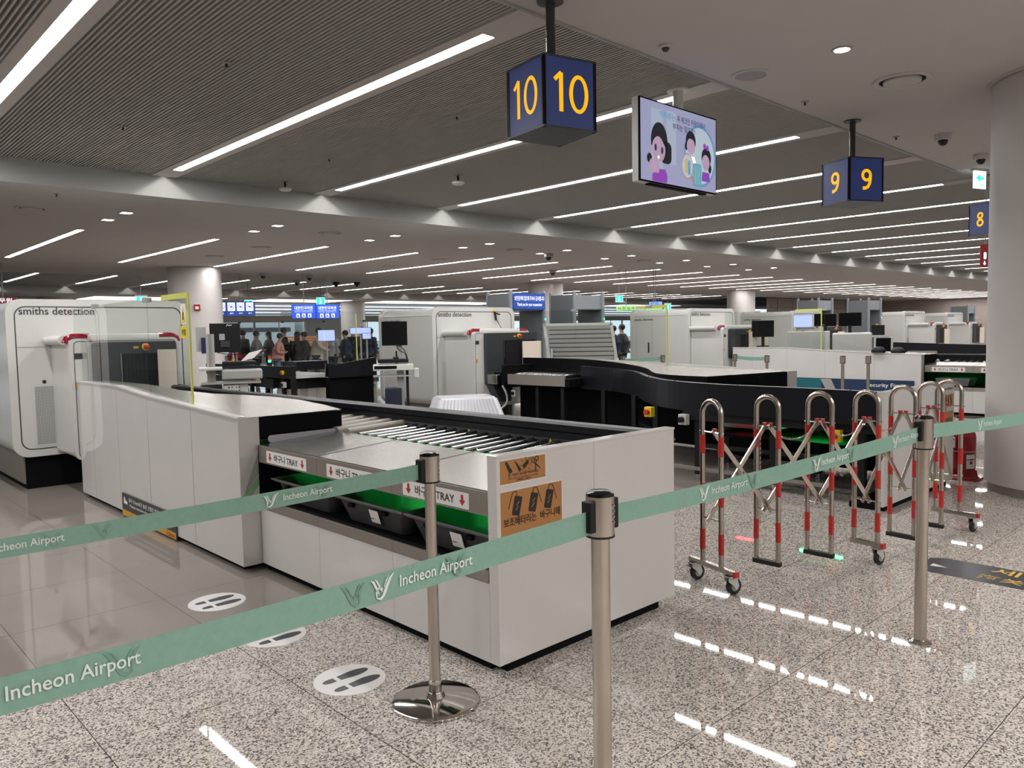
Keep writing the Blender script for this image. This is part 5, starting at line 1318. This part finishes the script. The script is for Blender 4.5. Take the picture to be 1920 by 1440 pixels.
tw = MB().tube([(6.15, 12.55, 1.0), (6.15, 12.55, 1.06)], .01, 8).build('tower_stem', BLACK, t)
for k, (m_, nm) in enumerate(((GREENS, 'green_light'), (ORNG2, 'amber_light'), (RED, 'red_light'), (BLACK, 'tower_cap'))):
    MB().lathe([(.026, 0), (.026, .038)], (6.15, 12.55, 1.06+.04*k), 14).build(nm, m_, tw)
bx_switch((6.11, 11.98, .70), 'grey switch on the transfer conveyor corner post', s=1.2)
bx_switch((6.11, 12.02, .90), 'red call button on the transfer conveyor guard', True, s=.8)
bx_switch((6.11, 12.95, .76), 'yellow stop switch on the transfer conveyor left end', True, s=1.2)

# ------------------------------------------------------------------ far hall: facade, daylight panels, signs
for i, (a, b) in enumerate(((9.9, 15.6), (17.6, 22.3), (24.4, 33.5), (36.0, 42.5), (45, 52))):
    t = thing('daylight_ceiling_panel', 'broad glowing ceiling panel before the far facade, %s from the left' % ORD[i], 'ceiling light', ((a+b)/2, 37, ZL), 'broad ceiling panels before the facade')
    MB().box(a-.1, b+.1, 35.7, 38.6, ZL-.01, ZL).build('frame', CEIL, t); MB().box(a, b, 35.8, 38.5, ZL-.02, ZL-.01).build('panel', STRIPW, t)
YF = 48
struct('wall_front', MB().box(-9, 80, YF, YF+.25, 2.48, 2.86), M('facade_beam', (.50, .42, .35), .6))
struct('wall_front', MB().box(-9, 80, YF, YF+.25, 0, .35), WALLP)
struct('wall_front', MB().box(26.2, 29.4, YF-.1, YF+.2, 0, 2.6), WALLP)
n = 1
for x in [-8+3.4*k for k in range(26)]:
    if 26 < x+1.7 < 29.5: continue
    fr = MB().box(x-.05, x+.05, YF, YF+.12, .35, 2.48).box(x, x+3.4, YF, YF+.1, 2.42, 2.48).build('window_%d' % n, CARTG)
    fr['kind'] = 'structure'; MB().box(x+.05, x+3.35, YF+.05, YF+.06, .35, 2.42).build('pane', GLASSG, fr)
    MB().box(x+1.68, x+1.72, YF+.03, YF+.09, .35, 2.42).build('mullion', CARTL, fr); n += 1
lv = MB()
for k in range(9): lv.box(-9, 80, YF+1.2, YF+1.3, 2.7+.22*k, 2.83+.22*k)
t = tag(lv.build('outdoor_louvres', M('white_louvre', (.80, .82, .84), .5)), 'white horizontal louvres outside the far facade windows', 'louvres', kind='structure')
struct('ground', MB().box(-60, 200, 62, 190, -.3, -.1), M('apron_concrete', (.40, .41, .41), .8))
for i, (x0_, x1_, h_, c_) in enumerate(((40, 58, 6, (.35, .36, .38)), (60, 82, 4.5, (.62, .62, .62)), (84, 100, 7, (.45, .46, .48)), (20, 38, 4, (.55, .54, .52)))):
    t = thing('distant_building', 'low pale building far outside the windows, %s from the left' % ORD[[1, 2, 3, 0][i]], 'building', ((x0_+x1_)/2, 160, 0), 'buildings far outside')
    MB().box(x0_, x1_, 155, 165, -.1, h_).build('block', M('far_building_wall', c_, .7), t); MB().box(x0_+1, x1_-1, 154.9, 155, h_*.55, h_*.75).build('window_band', DGREY, t)
# interior partitions of the passport area
def hang_sign(c, w_, h_, label, face, z_ceil, rdir=(.80, -.60), cat='sign'):
    R = Vector((*rdir, 0)).normalized(); N = R.cross(Z); o = Vector(c)
    t = thing('hanging_sign', label, cat, c)
    b_ = MB().obox(tuple(o), tuple(R*w_/2), tuple(N*.05), (0, 0, h_/2)).build('housing', BLACK, t)
    f_ = MB().obox(tuple(o+N*.051), tuple(R*(w_/2-.008)), tuple(N*.002), (0, 0, h_/2-.008)).build('lit_face', face, t)
    MB().tube([tuple(o+Z*h_/2), (o.x, o.y, z_ceil)], .015, 8).build('hanging_rod', CARTG, t)
    return t, o+N*.054, R, f_
for i, (c, L_) in enumerate((((11.47, 21.08, 2.215), 'left one of the two bright blue passport signs'), ((12.06, 20.75, 2.205), 'right one of the two bright blue passport signs'))):
    t, o, R, f_ = hang_sign(c, .70, .42, L_, BLUES, ZL)
    text('lettering', '대한민국여권', tuple(o+Z*.105), R, Z, .52, .11, WHITES, f_)
    text('lettering', 'REPUBLIC OF KOREA PASSPORT', tuple(o+Z*.02), R, Z, .52, .022, WHITES, f_)
    plate(tuple(o), R, Z, [[(-.27, -.02), (.27, -.02), (.27, -.014), (-.27, -.014)]], off=.002).build('white_rule', WHITES, f_, recalc=False)
    for k in (-1, 0, 1):
        p_ = plate(tuple(o), R, Z, [rrect(.10, .115, .01, cx=.165*k, cy=-.115)], off=.002).build('pictogram_tile', WHITES, f_, recalc=False)
    plate(tuple(o), R, Z, [q for k in (-1, 0, 1) for q in (circ(.165*k-.01, -.095, .016, 10), rrect(.05, .04, .006, cx=.165*k, cy=-.135))], off=.004).build('pictogram', BLUEN, f_, recalc=False)
for i, (c, w_, L_) in enumerate((((9.28, 22.12, 2.31), .52, 'navy prohibition sign half hidden by the white column'), ((9.89, 21.87, 2.31), .80, 'navy sign with three white prohibition pictograms'))):
    t, o, R, f_ = hang_sign(c, w_, .42, L_, BLUEN, ZL, (.91, -.41))
    for k in ((-1, 0, 1) if w_ > .6 else (.6,)):
        q_ = .25*k
        plate(tuple(o), R, Z, [rrect(.20, .24, .006, cx=q_, cy=.06)], off=.002).build('pictogram_tile', WHITES, f_, recalc=False)
        plate(tuple(o), R, Z, band(circ(q_, .065, .08, 24), circ(q_, .065, .068, 24))+stroke([(q_-.055, .115), (q_+.055, .015)], .010)+[rrect(.07, .04, .01, cx=q_, cy=.06)], off=.004).build('prohibition_mark', BLUEN, f_, recalc=False)
        text('lettering', '금지', tuple(o+R*q_-Z*.125), R, Z, .09, .05, WHITES, f_)
def exit_sign(c, w_, h_, label, z_ceil, rdir=(.80, -.60), arrow=False):
    R = Vector((*rdir, 0)).normalized(); N = R.cross(Z); o = Vector(c)
    t = thing('exit_sign', label, 'exit sign', c)
    MB().obox(tuple(o), tuple(R*w_/2), tuple(N*.012), (0, 0, h_/2)).build('lit_panel', EXITW, t)
    if arrow:
        plate(tuple(o+N*.013), R, Z, [[(-w_*.38, .02), (0, .075), (0, .035), (w_*.34, .035), (w_*.34, .005), (0, .005), (0, -.035)]], off=.001).build('green_arrow', EXITG, t, recalc=False)
        plate(tuple(o+N*.013), R, Z, stroke([(w_*.2, -.05), (w_*.2, -.11), (-.0, -.06)], .018), off=.001).build('running_figure', EXITG, t, recalc=False)
    else:
        plate(tuple(o+N*.013), R, Z, [rrect(w_*.94, h_*.92, .01)], off=.001).build('green_field', EXITG, t, recalc=False)
        plate(tuple(o+N*.013), R, Z, [circ(0, h_*.28, h_*.09, 12)]+stroke([(0, h_*.16), (-w_*.03, -h_*.06), (-w_*.16, -h_*.3)], h_*.10)+stroke([(-w_*.03, -h_*.06), (w_*.14, -h_*.3)], h_*.09)+stroke([(-w_*.18, h_*.08), (w_*.16, h_*.02)], h_*.07), off=.003).build('running_figure', EXITW, t, recalc=False)
    MB().obox(tuple(o+Z*(h_/2+.02)), tuple(R*(w_/2+.03)), tuple(N*.03), (0, 0, .022)).build('mount', CARTL, t)
    MB().tube([tuple(o+Z*(h_/2+.03)), (o.x, o.y, z_ceil)], .012, 8).build('rod', CARTG, t)
    return t
exit_sign((12.14, 3.50, 3.455), .24, .235, 'bright exit sign with green arrow beside the near column', ZS, (.95, -.31), True)
exit_sign((9.35, 28.5, 2.81), .34, .30, 'green exit sign above the leftmost scanner roof', ZS)
exit_sign((12.6, 27.2, 2.72), .26, .24, 'green exit sign left of the blue passport signs', ZS)
exit_sign((14.87, 26.05, 2.76), .30, .30, 'green exit sign above the right blue passport sign', ZS)
exit_sign((18.68, 15.06, 2.44), .22, .20, 'small exit sign above the lime immigration sign', ZL)
exit_sign((30.2, 21.5, 2.5), .30, .34, 'cyan exit sign above the third scanner roof', ZL)
t = thing('fire_hydrant_sign', 'narrow dark red fire equipment sign beside the near column', 'sign', (12.51, 3.53, 2.45))
R = Vector((.75, -.66, 0)).normalized(); N = R.cross(Z); o = Vector((12.55, 3.53, 2.45))
MB().obox(tuple(o), tuple(R*.07), tuple(N*.01), (0, 0, .16)).build('red_board', REDSG, t)
plate(tuple(o+N*.011), R, Z, [rrect(.04, .10, .018, cx=-.005, cy=.0)]+arrow_down(-.01, -.105, .05, .06), off=.001).build('white_symbols', WHITES, t, recalc=False)
MB().tube([tuple(o+Z*.16), (o.x, o.y, ZS)], .008, 8).build('rod', CARTG, t)
t, o, R, f_ = hang_sign((18.81, 14.9, 2.15), .62, .16, 'lime green lit immigration sign above the slatted screen', LGREEN, ZL, (.62, -.78))
text('lettering', '사 전 심 사', tuple(o), R, Z, .5, .10, INK, f_)
t, o, R, f_ = hang_sign((19.45, 14.36, 2.12), .52, .13, 'second lime green lit sign below the clock display', LGREEN, ZL, (.62, -.78))
t, o, R, f_ = hang_sign((19.33, 14.2, 2.26), .40, .14, 'pale blue digital clock display hanging in the far hall', CLOCKB, ZL, (.62, -.78))
text('lettering', '07:30', tuple(o-R*.03), R, Z, .24, .09, BLUEN, f_)
t, o, R, f_ = hang_sign((4.0, 21.6, 2.46), .62, .15, 'dark red crew sign at the left edge above the scanner', REDSG, ZL, (.97, -.2))
text('lettering', '승무원', tuple(o-R*.02), R, Z, .4, .11, WHITES, f_)
t = thing('fire_alarm_box', 'small red fire alarm box on the left white column', 'alarm', (8.05, 20.0, 2.26))
R = Vector((.93, -.36, 0)).normalized(); N = R.cross(Z)
MB().obox((7.90, 20.00, 2.27), tuple(R*.075), tuple(N*.03), (0, 0, .075)).build('box', FIRE, t, bevel=.005)
MB().obox((7.90+N.x*.031, 20.0+N.y*.031, 2.26), tuple(R*.04), tuple(N*.001), (0, 0, .035)).build('white_frame', PAPER, t)
# glass partition of the passport queue
t = thing('glass_partition', 'tall clear glass partition before the passport queue', 'glass partition', (12.5, 20.4, 0))
a, b = Vector((9.4, 20.9, 0)), Vector((14.6, 18.6, 0)); R = (b-a).normalized(); N = R.cross(Z); Wd = (b-a).length
for k in range(5):
    c = a+R*(Wd*(k+.5)/5)
    MB().obox(tuple(c+Z*1.1), tuple(R*(Wd/10-.01)), tuple(N*.005), (0, 0, 1.08)).build('glass_pane', GLASS, t)
for k in range(6):
    c = a+R*(Wd*k/5); MB().obox(tuple(c+Z*1.9), tuple(R*.04), tuple(N*.02), (0, 0, .025)).build('pane_clamp', BLACK, t); MB().obox(tuple(c+Z*.06), tuple(R*.04), tuple(N*.03), (0, 0, .06)).build('foot', STEEL, t)
MB().obox(tuple(a+R*(Wd*.56)+Z*1.25), tuple(R*.012), tuple(N*.01), (0, 0, .85)).build('lime_edge', LIME, t)
# wooden slat bench back and lilac monitors in the queue
t = thing('wooden_slat_rack', 'orange brown wooden slat rack behind the person in pink', 'rack', (17.6, 32, 0))
for k in range(6): MB().box(16.2, 19.0, 32.0, 32.05, .8+.12*k, .88+.12*k).build('slat', M('orange_wood', (.42, .16, .06), .5) if k == 0 else bpy.data.materials['orange_wood'], t)
for x in (16.3, 18.9): MB().box(x-.04, x+.04, 32.05, 32.1, 0, 1.5).build('post', CARTG, t)
monitor(9.94, 22.39, 1.42, 0.13, 0.5, 'tall lilac display left of the queue, right of the cart monitor', (.87, -.49), LILAC, floor=True, stem=False)
monitor(12.65, 19.92, 1.62, 0.62, 0.2, 'wide lilac display before the people at the right of the queue', (.83, -.56), LILAC, floor=True, stem=False)
monitor(12.69, 19.66, 1.46, 0.26, 0.18, 'small lilac display under the wide lilac display', (.83, -.56), LILAC, floor=True, stem=False)
monitor(11.91, 20.6, 1.5, 0.5, 0.34, 'pale blue display before the person in the white shirt', (.83, -.56), LILAC, floor=True, stem=False)

# ------------------------------------------------------------------ people in the passport queue
DG = None
def skinned(name, V_, E_, R_, mat, parent, sub=1):
    me = bpy.data.meshes.new(name); me.from_pydata([tuple(v) for v in V_], E_, [])
    ob = bpy.data.objects.new(name, me); C.objects.link(ob)
    sk = ob.modifiers.new('skin', 'SKIN'); sk.use_smooth_shade = True
    for i, r_ in enumerate(R_):
        me.skin_vertices[0].data[i].radius = (r_, r_) if not isinstance(r_, tuple) else r_; me.skin_vertices[0].data[i].use_root = (i == 0)
    sb = ob.modifiers.new('sub', 'SUBSURF'); sb.levels = sub; sb.render_levels = sub
    bpy.context.view_layer.update(); dg = bpy.context.evaluated_depsgraph_get()
    m2 = bpy.data.meshes.new_from_object(ob.evaluated_get(dg)); bpy.data.objects.remove(ob); bpy.data.meshes.remove(me)
    m2.name = name
    for p in m2.polygons: p.use_smooth = True
    return link(name, m2, mat, parent)
def person(x, y, h, face, label, coat, legs, hair='short', arms='phone', bag=None, cap=None, lean=0):
    """face: heading in radians (0 = +x); h: standing height"""
    t = thing('person', label, 'person', (x, y, 0)); k = h/1.75
    F = Vector((math.cos(face), math.sin(face), 0)); S = Vector((-F.y, F.x, 0)); O = Vector((x, y, 0))
    def P(f, s_, z_): return O+(F*(f+lean*max(0, z_-.9)*.5)+S*s_+Z*z_)*k
    V_ = [P(0, 0, .95), P(0, 0, 1.15), P(0, 0, 1.35), P(0, 0, 1.46), P(.015, 0, 1.54), P(.03, 0, 1.64), P(.025, 0, 1.72)]
    E_ = [(0, 1), (1, 2), (2, 3), (3, 4), (4, 5), (5, 6)]; R_ = [(.12, .15), (.10, .13), (.11, .16), .07, .052, .088, .06]
    def add(pts, rad, frm):
        nonlocal V_, E_, R_
        for p, r_ in zip(pts, rad): V_.append(p); R_.append(r_); E_.append((frm, len(V_)-1)); frm = len(V_)-1
        return frm
    AR = []
    for s_ in (-1, 1):
        add([P(0, s_*.10, .88), P(.02, s_*.11, .50), P(-.01, s_*.11, .10), P(.10, s_*.12, .04)], [.085, .06, .042, .035], 0)
        if arms == 'phone': pts = [P(0, s_*.19, 1.40), P(-.02, s_*.23, 1.12), P(.22, s_*.16, 1.10), P(.30, s_*.10, 1.14)]
        elif arms == 'down': pts = [P(0, s_*.19, 1.40), P(-.02, s_*.24, 1.12), P(.05, s_*.24, .87), P(.07, s_*.23, .79)]
        else: pts = [P(0, s_*.19, 1.40), P(.10, s_*.24, 1.16), P(.34, s_*.20, 1.06), P(.42, s_*.18, 1.05)]
        add(pts, [.055, .045, .034, .03], 2); AR.append(pts)
    body = skinned('body', V_, E_, R_, SKIN, t)
    # face: nose, eyes, ears, mouth
    hc = P(.028, 0, 1.645)
    MB().obox(tuple(hc+F*.10*k-Z*.005*k), tuple(F*.012*k), tuple(S*.010*k), tuple(Z*.018*k)).build('nose', SKIN, t, bevel=.004)
    q = MB()
    for s_ in (-1, 1): q.lathe([(.004, -.008), (.010, 0), (.004, .008)], tuple(hc+F*.078*k+S*s_*.034*k+Z*.018*k), 8)
    q.build('eyes', INK, t)
    MB().obox(tuple(hc+F*.086*k-Z*.045*k), tuple(F*.004*k), tuple(S*.022*k), tuple(Z*.005*k)).build('mouth', INKR, t)
    for s_ in (-1, 1): MB().lathe([(.004, -.02), (.014, 0), (.006, .022)], tuple(hc+S*s_*.088*k), 8).build('ear', SKIN, t, smooth=True)
    # coat
    V2 = [P(0, 0, 1.02 if arms != 'counter' else .98), P(0, 0, 1.18), P(0, 0, 1.36), P(0, 0, 1.45)]; E2 = [(0, 1), (1, 2), (2, 3)]; R2 = [(.165, .20), (.15, .185), (.155, .215), (.09, .10)]
    V2 += [P(0, 0, .84)]; E2 += [(0, 4)]; R2 += [(.15, .18)]
    for pts in AR:
        frm = 2
        for p, r_ in zip(pts[:3], (.085, .07, .055)): V2.append(p); R2.append(r_); E2.append((frm, len(V2)-1)); frm = len(V2)-1
    skinned('coat', V2, E2, R2, coat, t)
    V3 = [P(0, 0, .90)]; E3 = []; R3 = [(.135, .165)]
    for s_ in (-1, 1):
        frm = 0
        for p, r_ in ((P(0, s_*.10, .80), .10), (P(.02, s_*.11, .50), .078), (P(-.01, s_*.11, .12), .062)): V3.append(p); R3.append(r_); E3.append((frm, len(V3)-1)); frm = len(V3)-1
    skinned('trousers', V3, E3, R3, legs, t)
    for s_ in (-1, 1):
        MB().obox(tuple(P(.06, s_*.115, .04)), tuple(F*.13*k), tuple(S*.045*k), tuple(Z*.04*k)).build('shoe', BLACK, t, bevel=.02)
    # hair
    def ell(c_, rf, rs_, rz_, name, m_):
        mb = MB(); n_ = 14; rings = []
        for i in range(1, 8):
            a_ = PI*i/8; rings.append([mb.v(tuple(c_+F*rf*k*math.sin(a_)*math.cos(2*PI*j/n_)+S*rs_*k*math.sin(a_)*math.sin(2*PI*j/n_)+Z*rz_*k*math.cos(a_))) for j in range(n_)])
        for A_, B_ in zip(rings, rings[1:]):
            for j in range(n_): mb.bm.faces.new([A_[j], A_[(j+1) % n_], B_[(j+1) % n_], B_[j]])
        mb.bm.faces.new(rings[0]); mb.bm.faces.new(rings[-1][::-1]); return mb.build(name, m_, t, smooth=True)
    ell(hc+Z*.030*k-F*.030*k, .108, .106, .105, 'hair', HAIR)
    if hair == 'long':
        ell(hc-F*.075*k-Z*.10*k, .06, .095, .20, 'long_hair', HAIR)
    if cap: ell(hc+Z*.062*k-F*.005*k, .118, .112, .066, 'cap', cap)
    if bag: ell(P(-.22, 0, 1.18), .12, .16, .24, 'backpack', bag)
    if arms == 'phone': MB().obox(tuple(P(.33, 0, 1.18)), tuple(F*.004), tuple(S*.036), tuple(Z*.07)).build('phone', BLACK, t)
    return t
def CM(n, c): return M('cloth_'+n, c, .8, noise=(25, .12))
cBK, cDG, cLG, cPK, cBG, cWH, cNV, cRD, cJN = CM('black', (.012, .012, .014)), CM('charcoal', (.045, .045, .05)), CM('light_grey', (.30, .30, .30)), CM('pink', (.62, .30, .26)), CM('beige', (.42, .37, .31)), CM('white', (.55, .56, .58)), CM('navy', (.02, .025, .05)), CM('red', (.35, .02, .05)), CM('denim', (.20, .24, .32))
person(11.24, 24.77, 1.72, .3, 'person in dark clothes at the left end of the queue', cDG, cBK, arms='down')
person(11.36, 24.05, 1.68, -.4, 'person in light grey holding a phone, second from the left', cLG, cDG)
person(12.54, 25.59, 1.66, 2.9, 'person in charcoal facing left behind the one in pink', cDG, cDG, arms='down', hair='long')
person(11.31, 22.52, 1.58, -.55, 'person in a pink hoodie looking down at a phone', cPK, cJN, lean=.25)
person(12.22, 23.85, 1.77, -.7, 'tall person in a black suit behind the pink hoodie', cBK, cBK)
person(12.03, 22.6, 1.62, .9, 'person with long black hair and black backpack', cBK, cBK, hair='long', arms='down', bag=BLACK)
person(13.08, 24.08, 1.62, 2.7, 'person in charcoal with a grey cap', cDG, cBK, arms='down', cap=cDG)
person(12.43, 22.15, 1.72, -.6, 'person in a beige jacket reaching forward to a counter', cBG, cDG, arms='counter', lean=.25)
person(13.68, 23.28, 1.68, 3.4, 'person in a white shirt behind the pale blue display', cWH, cNV, arms='down')
person(13.63, 22.38, 1.64, 2.6, 'person in a dark jacket right of the white shirt', cNV, cBK, arms='down')
person(14.46, 23.27, 1.72, .4, 'person in black standing left of the wide lilac display', cBK, cBK, arms='down')
person(14.84, 23.27, 1.75, 3.0, 'person behind the wide lilac display, left of two', cDG, cBK, arms='down')
person(14.53, 22.28, 1.70, .2, 'person behind the wide lilac display, right of two', cNV, cBK, arms='down')
person(10.49, 23.79, 1.35, -.3, 'person in red reaching out beside the cart monitor', cRD, cBK, arms='counter')
person(18.57, 15.21, 1.62, 2.2, 'person in blue cap seen over the slatted screen edge', cNV, cDG, arms='down', cap=cNV)
person(19.2, 15.38, 1.66, 2.0, 'person with dark hair seen right of the blue cap', cDG, cBK, arms='down')
t = thing('service_counter', 'blue topped service counter behind the people in the queue', 'counter', (14.4, 25.3, 0))
MB().obox((14.6, 25.2, 1.0), (1.6, -.9, 0), (.2, .35, 0), (0, 0, .03)).build('blue_top', NAVY, t)
MB().obox((14.6, 25.2, .48), (1.5, -.85, 0), (.18, .3, 0), (0, 0, .48)).build('counter_body', CARTL, t)
